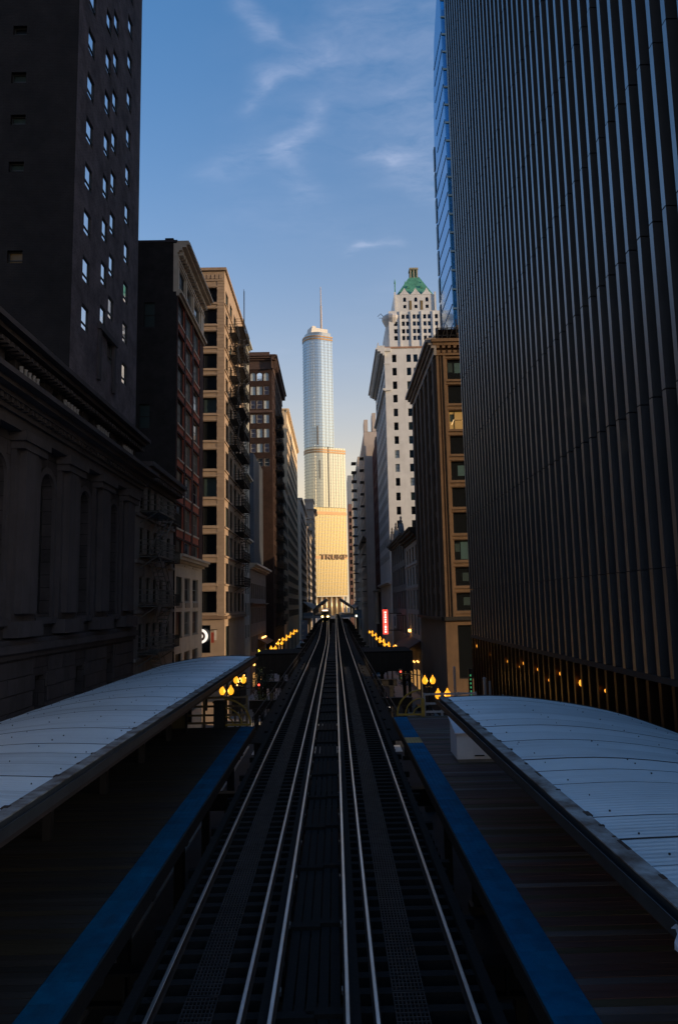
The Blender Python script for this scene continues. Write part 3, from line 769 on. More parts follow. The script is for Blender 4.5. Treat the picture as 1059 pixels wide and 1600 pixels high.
plain(tw, -40, LX - .05, 33.7, 45.35, 23.4, 95, twb, 'ES'); roof(tw, -40, LX - .4, 34, 45, 95)
for (a, c) in ((38.0, 40.3),):                                       # tall stone window surround low on the shaft
    b = MB(); TF.box(b, a - .3, a, 25.3, 28.1, .003, .15); TF.box(b, c, c + .3, 25.3, 28.1, .003, .15); TF.box(b, a - .4, c + .4, 28.1, 28.4, .003, .22); b.build('window_surround', stone_dk, tw)

# ---- old stone building with fire escapes, between the bank and the red brick one
fes = thing('stone_loft_building', 'low soot-dark stone building with iron fire escapes below the red brick building', 'building', (LX, 50.5, 0))
st_mid = pm('loft_stone', (.20, .18, .175), (.13, .115, .115), scale=.6, rough=.9, streak=.5)
fz = [19.5, 16.6, 13.4, 10.4, 7.2, 4.0]
ops = [(u0, u0 + 1.0, z, z + 1.65) for z in fz for u0 in (46.6, 48.4, 50.2, 52.0, 54.2)]
b = MB(); wall(b, E_, 45.4, 56.4, 0, 22.3, ops, .22); b.build('wall', st_mid, fes)
for o in ops: window(fes, E_, *o, .18, 'sash', frame_dark, [g_dark, g_dark, g_mid])
plain(fes, -35, LX, 45.42, 56.4, 0, 22.3, stone_dk, 'E'); roof(fes, -35, LX - .2, 45.45, 56.4, 22.25)
b = MB(); cornice(b, E_, 45.7, 56.4, 21.2, [(.3, .2), (.3, .45), (.3, .8), (.3, 1.05)])
for k in range(22): E_.box(b, 45.9 + k * .48, 46.1 + k * .48, 21.5, 21.8, .45, .75)
b.build('cornice', stone_dk, fes)
for zz in (18.9, 15.9, 12.7, 9.7): b = MB(); E_.box(b, 45.5, 56.4, zz, zz + .2, .003, .12); b.build('string_course', st_mid, fes)
def fire_escape(parent, F, u0, u1, zs, depth, m, step=None):
    """each landing with its railing, and each stair flight, is a part of the building"""
    for i, z in enumerate(zs):
        b = MB()
        for k in range(int((u1 - u0) / .14)): F.box(b, u0 + k * .14, u0 + .05 + k * .14, z - .04, z, .05, depth)
        F.box(b, u0, u1, z - .1, z - .0, depth - .05, depth); F.box(b, u0, u1, z - .1, z, .02, .07)
        F.box(b, u0, u0 + .05, z - .1, z, .05, depth); F.box(b, u1 - .05, u1, z - .1, z, .05, depth)
        b.bar(F.P(u0 + .1, z - .1, depth - .1), F.P(u0 + .1, z - .8, .05), .05); b.bar(F.P(u1 - .1, z - .1, depth - .1), F.P(u1 - .1, z - .8, .05), .05)
        ld = b.build('fire_escape_landing', m, parent)
        r_ = MB()
        for h in (.35, .68, 1.0):
            F.box(r_, u0, u1, z + h - .02, z + h + .02, depth - .035, depth)
            for u in (u0, u1): F.box(r_, u - .02, u + .02, z + h - .02, z + h + .02, .05, depth)
        k = 0
        while u0 + k * .3 <= u1: F.box(r_, u0 + k * .3 - .015, u0 + k * .3 + .015, z, z + 1.0, depth - .03, depth - .005); k += 1
        r_.build('railing', m, ld)
        if i + 1 < len(zs):
            zb, zt = zs[i + 1], z
            if zb > zt: zb, zt = zt, zb
            s_ = MB(); n = 11
            a0, a1 = (u0 + .5, u1 - .5) if i % 2 == 0 else (u1 - .5, u0 + .5)
            d0, d1 = depth * .42, depth * .95
            for k in range(n):
                u = a0 + (a1 - a0) * (k + .5) / n; zz = zb + (zt - zb) * (k + .5) / n
                F.box(s_, u - .13, u + .13, zz - .02, zz + .02, d0, d1)
            for dd in (d0, d1):
                s_.bar(F.P(a0, zb, dd), F.P(a1, zt, dd), .04, .16); s_.bar(F.P(a0, zb + .9, dd), F.P(a1, zt + .9, dd), .035)
            s_.build('fire_escape_stair', m, parent)
iron_grey = pm('iron_grey', (.10, .10, .10), (.05, .05, .05), scale=3, rough=.6)
fire_escape(fes, E_, 46.4, 51.4, [19.3, 16.4, 13.2, 10.2, 7.0], 1.25, iron_grey)
for z in (19.3, 16.4, 13.2, 10.2):                                    # small iron balconies on the pale end
    b = MB(); E_.box(b, 53.6, 55.6, z - .05, z, .02, .7)
    for k in range(11): E_.box(b, 53.6 + k * .2, 53.63 + k * .2, z, z + .8, .67, .7)
    E_.box(b, 53.6, 55.62, z + .8, z + .84, .66, .71); b.build('balcony', black_iron, fes)

# ---- red brick building
red = thing('red_brick_building', 'red brick and cream terracotta loft building with a projecting cream cornice', 'building', (LX, 62.7, 0))
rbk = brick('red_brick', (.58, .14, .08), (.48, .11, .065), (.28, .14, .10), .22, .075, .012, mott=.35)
dkr = brick('pier_brick', (.085, .034, .028), (.06, .026, .022), (.08, .05, .045), .22, .075, .012)
cream = pm('cream_terracotta', (.60, .50, .40), (.50, .41, .32), scale=1.2, rough=.7, streak=.35, dirt=(.22, .17, .13))
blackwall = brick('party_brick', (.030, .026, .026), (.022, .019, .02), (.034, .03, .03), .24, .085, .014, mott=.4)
bays = [(57.25, 59.85), (60.55, 63.1), (64.0, 66.7)]
tops = [38.5 - 2.86 * k for k in range(8)]
ops = [(a + .15, c - .15, t_ - 1.95, t_) for t_ in tops for a, c in bays]
opc = [(a + .1, c - .1, t_ - 2.0, t_) for t_ in (15.5, 12.7, 9.4, 6.2) for a, c in bays]
opt = [(a + .1, c - .1, 39.25, 41.2) for a, c in bays]
b = MB(); wall(b, E_, 56.9, 68.7, 17.0, 38.75, ops, .2)
b.build('brick_wall', rbk, red)
b = MB(); wall(b, E_, 56.9, 68.7, 0, 17.0, opc, .22, d=.02); b.build('terracotta_wall', cream, red); b = MB(); wall(b, E_, 56.9, 68.7, 38.75, 43.2, opt, .22, d=.02); b.build('terracotta_wall', cream, red)
for k, o in enumerate(ops + opc + opt):
    window(red, E_, *o, .16, 'triple', frame_pale if k % 3 else frame_dark, [g_black, g_dark, g_black, blind_dim])
for u in (56.9, 59.95, 63.2, 66.85):
    b = MB(); w_ = {56.9: .3, 59.95: .5, 63.2: .7, 66.85: 1.75}[u]; E_.box(b, u, u + w_, 17.1, 38.7, .003, .06); b.build('pier', dkr, red)
for a, c in bays:
    for t_ in tops:
        b = MB(); E_.box(b, a + .02, c - .02, t_ - 2.1, t_ - 1.955, .003, .09); b.build('sill', cream, red)
        b = MB(); E_.box(b, a + .02, c - .02, t_ + .003, t_ + .16, .003, .1); b.build('lintel', dkr, red)
    b = MB(); E_.box(b, a + .3, c - .3, 13.0 - .0, 13.4, .023, .09); b.build('panel', pm('cream_panel', (.30, .23, .18), (.24, .19, .15), rough=.8), red)
b = MB(); cornice(b, E_, 56.85, 68.75, 42.3, [(.2, .15), (.25, .4), (.22, .75), (.2, 1.05), (.15, .95)]); cornice(b, E_, 56.85, 68.75, 41.35, [(.18, .12), (.12, .2)])
for k in range(19): E_.box(b, 57.1 + k * .62, 57.35 + k * .62, 42.15, 42.5, .02, .45)
b.build('cornice', cream, red)
b = MB(); cornice(b, E_, 56.85, 68.75, 38.55, [(.2, .2), (.22, .42), (.12, .3)]); b.build('sill_course', cream, red)
b = MB(); cornice(b, E_, 56.85, 69.0, 16.6, [(.2, .2), (.25, .55), (.2, .7)]); b.build('lower_cornice', cream, red)
for u in (56.9, 60.05, 63.3, 67.1): b = MB(); w_ = .45 if u < 67 else 1.5; E_.box(b, u, u + w_, 38.9, 42.2, .023, .1); b.build('corner_pier', cream, red)
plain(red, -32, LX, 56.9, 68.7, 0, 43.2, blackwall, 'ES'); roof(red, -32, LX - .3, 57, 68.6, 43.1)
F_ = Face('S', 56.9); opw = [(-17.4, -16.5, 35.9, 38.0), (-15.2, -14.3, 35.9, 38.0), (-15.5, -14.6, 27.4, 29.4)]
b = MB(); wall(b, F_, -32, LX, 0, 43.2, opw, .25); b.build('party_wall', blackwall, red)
for o in opw: window(red, F_, *o, .2, 'sash', frame_dark, blind_dim)
b = MB(); F_.box(b, -12.8, LX + .02, 38.9, 43.1, .003, .06); b.build('cream_return', cream, red)
b = MB(); F_.box(b, -32, LX, 43.2, 43.4, -.3, .06); b.build('coping', stone_dk, red)
b = MB(); b.box(-13.6, -12.9, 57.2, 58.0, 43.2, 43.75); b.build('vent_box', steel_dark, red)

# ---- tan building on the far side of the crossing
tan = thing('tan_office_building', 'tan stone office block with wide windows and fire escapes, golden at its street corner', 'building', (LX, 92, 0))
tanm = pm('tan_stone', (.34, .262, .20), (.275, .21, .16), scale=.7, rough=.8, streak=.25, bump=.1)
sz = [(49.3, 51.1), (46.6, 48.45), (43.8, 45.65), (41.1, 42.9), (38.4, 40.2), (35.65, 37.5), (32.4, 34.65), (29.0, 31.25), (25.7, 28.0), (22.35, 24.6), (19.0, 21.35), (15.75, 18.05), (12.4, 14.8)]
SF = Face('S', 82.8)
ops = [(u0, u0 + 3.1, a, c) for a, c in sz for u0 in (-16.5, -20.6)] + [(-16.8, -14.1, 7.9, 11.0)]
b = MB(); wall(b, SF, -30, LX, 0, 53.4, ops, .45); b.build('south_wall', tanm, tan)
for k, o in enumerate(ops): window(tan, SF, *o, .4, 'pair', frame_dark, [g_dark, g_dark, g_dark, blind_dim])
SW = []
for a, c in sz:                                                       # sill bands and lintel bands, one pair per floor
    b = MB(); SF.box(b, -30, LX - .75, a - .32, a - .14, .003, .14); SF.box(b, -30, LX - .75, c + .08, c + .2, .003, .08); b.build('sill_band', tanm, tan)
# stone courses of the corner pier
pc = MB(); pc.box(-.44, .44, -.03, .0, 0, .40); PCM = pc.mesh('stone', tanm)
for k in range(102): inst('stone', PCM, tan, (-12.96 + random.uniform(-.01, .01), 82.797 - random.uniform(0, .015), 12.0 + k * .40 + .02), scale=(1 if k % 2 else .92, 1, .92))
ew = [(83.7, 85.9), (87.2, 89.4), (90.8, 93.0), (94.4, 96.6), (98.0, 100.2)]
ops = [(u, u1, a, c) for a, c in sz for u, u1 in ew] + [(83.7, 86.5, 3.0, 10.8)]
b = MB(); wall(b, E_, 82.8, 101.2, 0, 53.4, ops, .25); b.build('east_wall', tanm, tan)
for o in ops: window(tan, E_, *o, .2, 'pair', frame_dark, [g_dark, g_dark, blind_dim])
for a, c in sz: b = MB(); E_.box(b, 82.82, 101.2, a - .32, a - .14, .003, .14); b.build('sill_band', tanm, tan)
plain(tan, -30, LX, 82.8, 101.2, 0, 53.4, tanm, 'ES'); roof(tan, -30, LX - .3, 83, 101, 53.3)
b = MB(); SF.box(b, -30, LX + .25, 53.2, 53.55, -.2, .25); E_.box(b, 82.8, 101.2, 53.2, 53.55, -.2, .25); b.build('coping', tanm, tan)
b = MB()
for k in range(14): SF.box(b, -19.6 + k * .5, -19.25 + k * .5, 52.2, 52.75, .003, .09)
SF.box(b, -30, LX - .05, 51.9, 52.1, .003, .12); b.build('frieze', tanm, tan)
b = MB(); SF.box(b, -30, LX + .1, 12.0 - .35, 12.0, .003, .3); E_.box(b, 82.8, 101.2, 11.65, 12.0, .003, .3); b.build('base_course', pm('tan_course', (.22, .15, .10), (.16, .11, .08), rough=.8), tan)
fire_escape(tan, E_, 90.4, 97.4, [z - .05 for z, _ in sz[0:12]], 1.3, black_iron)
fire_escape(tan, E_, 85.6, 88.9, [z - .05 for z, _ in sz[1:7]], 1.1, black_iron)
b = MB(); [E_.box(b, 93.2 + dx, 93.25 + dx, 51, 55.6, 1.0, 1.05) for dx in (0, .6)]; [E_.box(b, 93.2, 93.8, 51 + .3 * k, 51.04 + .3 * k, 1.0, 1.05) for k in range(15)]; b.build('roof_ladder', black_iron, tan)
lit = emit('lit_amber', (1.0, .55, .12), .9, (.6, .4, .2))
b = MB(); SF.box(b, -16.0, -15.55, 16.25, 16.65, -.3, -.26); b.build('lit_sign', lit, tan)
# bullseye shop sign and pennant
t = thing('bullseye_sign', 'round black and white bullseye shop sign on the tan building by the crossing', 'sign', (-15.1, 82.3, 9.8))
def disc(r, y0, y1, m, nm):
    b = MB(); k = 32
    b.prism([(-15.1 + r * math.cos(2 * math.pi * i / k), y0, 9.8 + r * math.sin(2 * math.pi * i / k)) for i in range(k)], [(-15.1 + r * math.cos(2 * math.pi * i / k), y1, 9.8 + r * math.sin(2 * math.pi * i / k)) for i in range(k)])
    return b.build(nm, m, t)
sgw = emit('sign_white', (.9, .86, .82), .22, (.7, .7, .7)); sgk = pm('sign_black', (.03, .012, .012), rough=.5)
disc(.80, 82.2, 82.4, sgw, 'outer_ring'); disc(.53, 82.17, 82.19, sgk, 'middle_ring'); disc(.28, 82.14, 82.16, sgw, 'centre')
b = MB(); b.box(-15.15, -15.05, 82.4, 82.8, 9.75, 9.85); b.build('bracket', steel_dark, t)
t = thing('shop_banner', 'narrow white and red banner beside the bullseye sign', 'banner', (-13.55, 82.4, 9.8))
MB().box(-13.6, -13.35, 82.35, 82.42, 9.35, 10.45).build('white_panel', pm('banner_white', (.6, .56, .53), rough=.8), t); MB().box(-13.95, -13.62, 82.35, 82.42, 9.05, 10.2).build('red_panel', pm('banner_red', (.32, .05, .03), rough=.8), t); MB().box(-13.98, -13.3, 82.36, 82.8, 10.46, 10.52).build('bracket', steel_dark, t)

# ---- pale grey slim building, low building, blank annex, brown brick building
pg = thing('pale_slim_building', 'slim pale grey building right behind the tan block and its fire escape', 'building', (LX, 104.3, 0))
pgm = pm('pale_grey_stone', (.40, .40, .36), (.30, .30, .27), scale=.8, rough=.8, streak=.35)
ops = [(u, u + 1.5, 8.6 + 3.1 * k, 10.4 + 3.1 * k) for k in range(14) for u in (102.0, 104.9)]
b = MB(); wall(b, E_, 101.25, 107.5, 0, 52.4, ops, .3); b.build('wall', pgm, pg)
for o in ops: window(pg, E_, *o, .25, 'sash', frame_dark, [g_dark, g_mid])
plain(pg, -30, LX, 101.25, 107.5, 0, 52.4, pgm, 'E'); roof(pg, -30, LX - .2, 101.3, 107.4, 52.3)
for zc in (22.2, 31.4, 52.0): b = MB(); cornice(b, E_, 101.25, 107.5, zc, [(.2, .3), (.25, .6)]); b.build('cornice', pgm, pg)
lo = thing('low_shop_building', 'low dark shop building with a small sunlit cornice next to the brown brick block', 'building', (LX, 120, 0))
lom = pm('low_stone', (.22, .17, .14), (.16, .125, .10), scale=.8, rough=.85, streak=.4)
ops = [(109.5 + 2.9 * k, 111.3 + 2.9 * k, z, z + 2.3) for k in range(8) for z in (6.2, 10.4, 14.2)]
b = MB(); wall(b, E_, 108, 132.5, 0, 19.5, ops, .35); b.build('wall', lom, lo)
for o in ops: window(lo, E_, *o, .3, 'pair', frame_dark, [g_dark, g_mid])
plain(lo, -30, LX, 107.6, 132.5, 0, 19.5, lom, 'E'); roof(lo, -30, LX - .3, 107.7, 132.4, 19.4)
b = MB(); cornice(b, E_, 107.8, 132.6, 18.6, [(.25, .3), (.3, .7), (.3, 1.1)]); b.build('cornice', cream, lo)
b = MB(); cornice(b, E_, 107.8, 132.6, 13.2, [(.2, .25), (.15, .5)]); b.build('string_course', lom, lo)
an = thing('blank_annex', 'blank slate-blue annex wall filling the corner below the brown brick block', 'building', (-16, 141, 0))
anm = pm('slate_panel', (.055, .065, .085), (.04, .048, .062), scale=.25, rough=.5, streak=.2)
b = MB(); shell(b, -32, -14.6, 132.6, 149.6, 0, 41.4, ''); b.build('wall', anm, an); roof(an, -32, -14.7, 132.7, 149.5, 41.5)
b = MB()
F_ = Face('S', 132.6)
for k in range(9): F_.box(b, -32, -14.6, 5 + 4.2 * k, 5.12 + 4.2 * k, .003, .06)
b.build('joint_rib', pm('slate_rib', (.09, .095, .11), rough=.6), an, kind='stuff')
MB().box(-17.2, -16.2, 132.52, 132.6, 30.2, 33.0).build('vent_panel', pm('vent_tan', (.15, .11, .09), rough=.8), an)

bw = thing('brown_brick_building', 'dark brown brick block with rows of three pale windows and an overhanging cornice', 'building', (LX, 164, 0))
bwm = brick('brown_brick', (.040, .020, .015), (.030, .016, .013), (.033, .024, .02), .24, .085, .014, mott=.4)
wx = [(-17.1, -16.05), (-15.78, -14.6), (-14.28, -13.2)]
wz = [(60.9, 62.75), (57.8, 59.7), (54.75, 56.6), (51.6, 53.5), (48.5, 50.4), (45.3, 47.2), (42.3, 44.0)]
SF = Face('S', 150.0)
ops = [(a, c, z, z1) for z, z1 in wz for a, c in wx]
b = MB(); wall(b, SF, -32, LX, 0, 66.6, ops, .3)
for a, c in wx: arch_fill(b, SF, a, c, 62.2, 62.75, .3)
b.build('south_wall', bwm, bw)
for k, o in enumerate(ops): window(bw, SF, *o, .22, 'sash', frame_white, [g_sky, blind_sky_pale, blind_sky_pale] if k < 18 else [g_mid, blind_dim])  # pale panes in the upper rows paint in a sky reflection
ops = [(152.2 + 3.9 * k, 154.0 + 3.9 * k, 8.5 + 3.07 * j, 10.5 + 3.07 * j) for k in range(7) for j in range(18)]
b = MB(); wall(b, E_, 150, 179.3, 0, 66.6, ops, .3); b.build('east_wall', bwm, bw)
for o in ops: window(bw, E_, *o, .25, 'sash', frame_dark, [g_mid, g_dark])
plain(bw, -32, LX, 150, 179.3, 0, 66.6, bwm, 'ES'); roof(bw, -32, LX - .3, 150.1, 179.2, 66.5)
dbr = pm('brown_cornice', (.09, .055, .045), (.06, .04, .034), scale=1.5, rough=.8)
b = MB(); cornice(b, SF, -32, LX + .9, 63.4, [(.3, .15), (1.6, .1), (.35, .5), (.4, .9), (.3, 1.2)]); b.build('cornice', dbr, bw)
b = MB(); cornice(b, E_, 149.0, 179.6, 63.4, [(.3, .15), (1.6, .1), (.35, .5), (.4, .9), (.3, 1.2)])
for k in range(30): E_.box(b, 150 + k, 150.35 + k, 64.9, 65.5, .1, .85)
b.build('cornice', dbr, bw)
b = MB(); SF.box(b, -32, -13.0, 66.6, 67.3, -.5, 0.0); b.build('parapet', dbr, bw)
b = MB(); SF.box(b, -32, LX, 53.85, 54.35, .003, .25); b.build('string_course', dbr, bw)
fire_escape(bw, E_, 157, 165, [9.0 + 3.07 * j for j in range(16)][::-1], 1.5, black_iron)

# ---- golden pale buildings further up the left side
gm = pm('pale_gold_stone', (.66, .53, .36), (.57, .45, .31), scale=.5, rough=.75, streak=.2)
gm2 = pm('grey_buff_stone', (.44, .385, .33), (.36, .315, .27), scale=.5, rough=.8, streak=.3)
def far_left(nm, lab, y0, y1, zt, wallm, bayw, floor, z0=9.0, xw=-30, XF=LX, corn=.7, mats=None, south=True, ribs=True):
    t = thing(nm, lab, 'building', (XF, (y0 + y1) / 2, 0))
    F = Face('E', XF); n = int((y1 - y0 - 1) / bayw); nf = int((zt - 2 - z0) / floor)
    ops = [(y0 + .8 + bayw * k, y0 + .8 + bayw * k + bayw * .62, z0 + floor * j, z0 + floor * j + floor * .58) for k in range(n) for j in range(nf)]
    b = MB(); wall(b, F, y0, y1, 0, zt, ops, .1); b.build('east_wall', wallm, t)
    for o in ops: window(t, F, *o, .05, 'low', frame_dark, mats or [g_mid, g_dark], pane=True)
    b = MB(); SFc = Face('S', y0); so = [(XF - 2.6 - 2.4 * k, XF - 1.2 - 2.4 * k, z0 + floor * j, z0 + floor * j + floor * .55) for k in range(2) for j in range(nf)] if south else []
    wall(b, SFc, xw, XF, 0, zt, so, .3); b.build('south_wall', wallm if nm != 'grey_front_building' else gm2, t)
    for o in so: window(t, SFc, *o, .22, 'plain', frame_dark, [g_mid, g_dark])
    plain(t, xw, XF, y0, y1, 0, zt, wallm, 'ES'); roof(t, xw, XF - .3, y0 + .1, y1 - .1, zt - .1)
    b = MB(); cornice(b, F, y0 - .2, y1, zt - 1.0, [(.3, corn * .4), (.35, corn * .8), (.35, corn)]); SFc.box(b, xw, XF + corn * .5, zt - .35, zt + .02, -.05, corn * .5); b.build('cornice', wallm, t)
    if ribs:
        b = MB()
        for j in range(nf): F.box(b, y0, y1, z0 + floor * j - .3, z0 + floor * j - .12, .003, .10)
        b.build('string_course', wallm, t, kind='stuff')
    return t
fl1 = far_left('grey_front_building', 'grey slab end with pale gold street front, lower one just beyond the brown brick block', 181, 197.5, 44.2, gm, 2.75, 3.3, corn=.4, south=False)
b = MB(); F_ = Face('S', 181)
for k in range(12): F_.box(b, -30, LX, 8 + 3.3 * k, 8.25 + 3.3 * k, .003, .14)
b.build('dark_band', steel_dark, fl1, kind='stuff')
far_left('gold_apartment_building', 'tall buff building with a pale gold street front, behind the grey slab end', 198, 255, 68.0, gm, 3.0, 3.25, z0=10)
far_left('buff_office_building', 'buff office building with grey end wall, beyond the pale gold apartment building', 278, 335, 54.5, gm2, 3.0, 3.4, z0=10)
far_left('far_buff_building', 'buff block low behind the left station canopy, near the far bend', 340, 418, 50.0, gm2, 4.5, 3.8, z0=10, ribs=False)
t5 = far_left('grey_corner_tower', 'narrow ornate grey stone tower at the far left of the glass skyscraper', 420, 450, 69.0, pm('tower_grey', (.28, .25, .23), (.20, .18, .165), scale=.3, rough=.8, streak=.3), 4.0, 4.2, z0=12, xw=-24, XF=-11.3, corn=1.6)
b = MB(); b.box(-16.5, -11.6, 420.5, 436, 69, 74); b.box(-17.0, -11.1, 420, 437, 74, 75); b.build('turret', pm('tower_grey', (.28, .25, .23)), t5)
for zz in (22, 37, 52, 63): b = MB(); b.box(-24, -10.9, 419.5, 420.0, zz, zz + .9); b.build('string_course', pm('tower_grey', (.28, .25, .23)), t5)

# ================================================================== BUILDINGS, RIGHT SIDE
# ---- dark finned tower
dk = thing('finned_tower', 'huge dark metal office tower of close vertical fins filling the right side', 'building', (RX, 30, 0))
finm = pm('fin_metal', (.33, .345, .36), (.28, .295, .31), scale=.35, rough=.40, metal=1.0)
finb = pm('fin_side', (.055, .058, .065), (.042, .045, .05), scale=.5, rough=.5, metal=.3)
SEG, Z0F, PF, FW = 6.2, 7.9, 1.06, .28
ZL = 10.2
YB = 14.5                                                              # unseen near end, cut short to open the sky over the canopies
def fin_seg(b, y, z0, z1):
    b.quad((RX, y + FW, z0), (RX, y, z0), (RX, y, z1), (RX, y + FW, z1), 0)           # polished face to the avenue
    b.quad((RX, y, z0), (RX + .5, y, z0), (RX + .5, y, z1), (RX, y, z1), 1)
    b.quad((RX + .5, y + FW, z0), (RX, y + FW, z0), (RX, y + FW, z1), (RX + .5, y + FW, z1), 1)
    b.quad((RX, y, z1), (RX + .5, y, z1), (RX + .5, y + FW, z1), (RX, y + FW, z1), 1)
    b.quad((RX, y + FW, z0), (RX + .5, y + FW, z0), (RX + .5, y, z0), (RX, y, z0), 1)
m_ = MB(); fin_seg(m_, -FW / 2, 0, SEG - .05); 
m_.v = [(x - RX, y, z) for x, y, z in m_.v]; FIN = m_.mesh('fin', [finm, finb])
ys = [62.75 - PF * k for k in range(41)]
restf = MB(); cnt = 0
for i, y in enumerate(reversed(ys)):
    for k in range(17):
        z = Z0F + SEG * k
        zmax = 13 + 1.05 * y + 8
        if z < zmax and cnt < 295:
            inst('fin', FIN, dk, (RX + random.uniform(-.006, .006), y, z if k else ZL), scale=(1, 1, 1 if k else (Z0F + SEG - ZL) / SEG)); cnt += 1
        else: fin_seg(restf, y - FW / 2, max(z, ZL), z + SEG - .05)
for k in range(4):
    y = 62.75 - PF * 41 - PF * k
    fin_seg(restf, y - FW / 2, ZL, 113)
restf.build('fin_row', [finm, finb], dk, kind='stuff')
wallglass = glass('tower_glass', (.012, .013, .016), ior=1.5, rough=.12)
spand = pm('tower_spandrel', (.022, .023, .026), (.016, .017, .019), scale=.5, rough=.45)
b = MB(); b.quad((RX + .5, YB, ZL), (RX + .5, 63.3, ZL), (RX + .5, 63.3, 113), (RX + .5, YB, 113)); b.build('curtain_wall', wallglass, dk)
b = MB()
for k in range(1, 34): b.box(RX + .42, RX + .5, YB, 63.2, Z0F - .5 + 3.1 * k, Z0F + .45 + 3.1 * k)
b.build('spandrel', spand, dk, kind='stuff')
b = MB(); shell(b, RX + .5, 29, YB, 63.3, ZL, 113, 'W'); b.build('side_wall', spand, dk); roof(dk, RX + .1, 29, YB, 63.2, 113.2)
for k in range(9):                                                    # ceiling lights glimpsed between fins
    y = random.uniform(26, 46); z = random.choice((17.1, 20.2, 23.3, 26.4)); b = MB(); b.box(RX + .40, RX + .45, y, y + .12, z + 2.2, z + 2.27); b.build('ceiling_light', lamp_white, dk)
# lobby: bronze piers in front of a recessed glazed hall with warm lamps
pier = pm('lobby_bronze', (.060, .034, .02), (.04, .024, .015), rough=.38, metal=.8)
m_ = MB(); m_.box(0, .38, -.12, .12, 0, 9.8); PIER = m_.mesh('lobby_pier', pier)
for i, y in enumerate(ys):
    inst('lobby_pier', PIER, dk, (RX, y, 0.14))
b = MB(); b.box(RX + .02, RX + 9, YB, 63.3, 9.95, 10.18); b.build('soffit', pm('soffit_dark', (.05, .04, .035), rough=.7), dk)
b = MB(); b.box(RX, RX + 8, YB, 63.3, .14, .15); b.build('lobby_floor', pm('lobby_stone', (.12, .10, .09), rough=.3), dk)
b = MB(); b.quad((RX + 8, YB, 0), (RX + 8, 63.3, 0), (RX + 8, 63.3, 9.9), (RX + 8, YB, 9.9)); b.build('lobby_wall', pm('lobby_wood', (.035, .02, .012), (.025, .014, .009), scale=.6, rough=.5), dk)
warm = emit('lobby_lamp', (1.0, .36, .035), .42)
for (y, z, q_) in ((35.4, 9.0, 1.15), (38.1, 9.15, .8), (40.0, 8.6, .7), (43.0, 9.0, .8), (45.5, 9.1, .9), (47.0, 8.8, .7), (50.2, 8.9, .9), (55.5, 9.0, .7), (60.8, 9.35, 1.2), (31.6, 9.0, .6)):
    q_ *= .68; b = MB(); b.lathe((RX + .16, 62.75 - PF * round((62.75 - y) / PF) + PF / 2, z), [(.02 * q_, -.22 * q_), (.13 * q_, -.14 * q_), (.17 * q_, 0), (.13 * q_, .14 * q_), (.02 * q_, .22 * q_)], 10); b.build('lobby_lamp', warm, dk, smooth=True)
for y in (33.0, 42.0, 50.0):                                           # raking bronze stair fascias inside
    b = MB(); b.bar((RX + 1.6, y, 9.5), (RX + 1.6, y - 7.0, 8.0), .12, .35); b.build('stair_fascia', pier, dk)

# ---- unseen low block, added to stop sun reaching the canopies
nb = thing('unseen_sun_block', 'unseen low block added beside the finned tower to keep sun off the canopies', 'building', (RX, 0, 0))
b = MB(); shell(b, RX, 45, -70, 14.0, 0, 15.5); b.build('wall', stone_dk, nb); roof(nb, RX + .1, 45, -69.9, 13.9, 15.6)
b = MB(); W_.box(b, -70, 14, 14.6, 15.4, .003, .4); b.build('cornice', stone_dk, nb)

# ---- brown terracotta office block
br = thing('brown_terracotta_building', 'brown terracotta office block with a dentilled cornice and one warmly lit window', 'building', (RX, 88, 0))
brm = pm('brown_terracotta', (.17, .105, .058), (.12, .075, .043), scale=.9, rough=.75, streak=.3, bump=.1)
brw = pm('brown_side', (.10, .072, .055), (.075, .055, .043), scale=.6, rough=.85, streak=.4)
SF = Face('S', 77.5)
rows = [(37.55, 39.85), (34.8, 36.9), (31.9, 34.0), (29.1, 31.15), (26.2, 28.3), (23.25, 25.4), (20.4, 22.65), (17.5, 19.65), (14.75, 16.75), (12.1, 14.0)]
ops = [(u, u + 3.3, a, c) for a, c in rows for u in (12.95, 17.4, 21.85)] + [(u, u + 3.3, 5.0, 10.6) for u in (12.95, 17.4)]
b = MB(); wall(b, SF, RX, 40, 0, 42.0, ops, .5); b.build('south_wall', brm, br)
lit_room = emit('lit_room', (1.0, .58, .12), .035, (.3, .2, .1))
pick = {0: blind_teal, 4: blind_teal, 7: blind_teal, 8: blind_dim, 9: blind_dim}
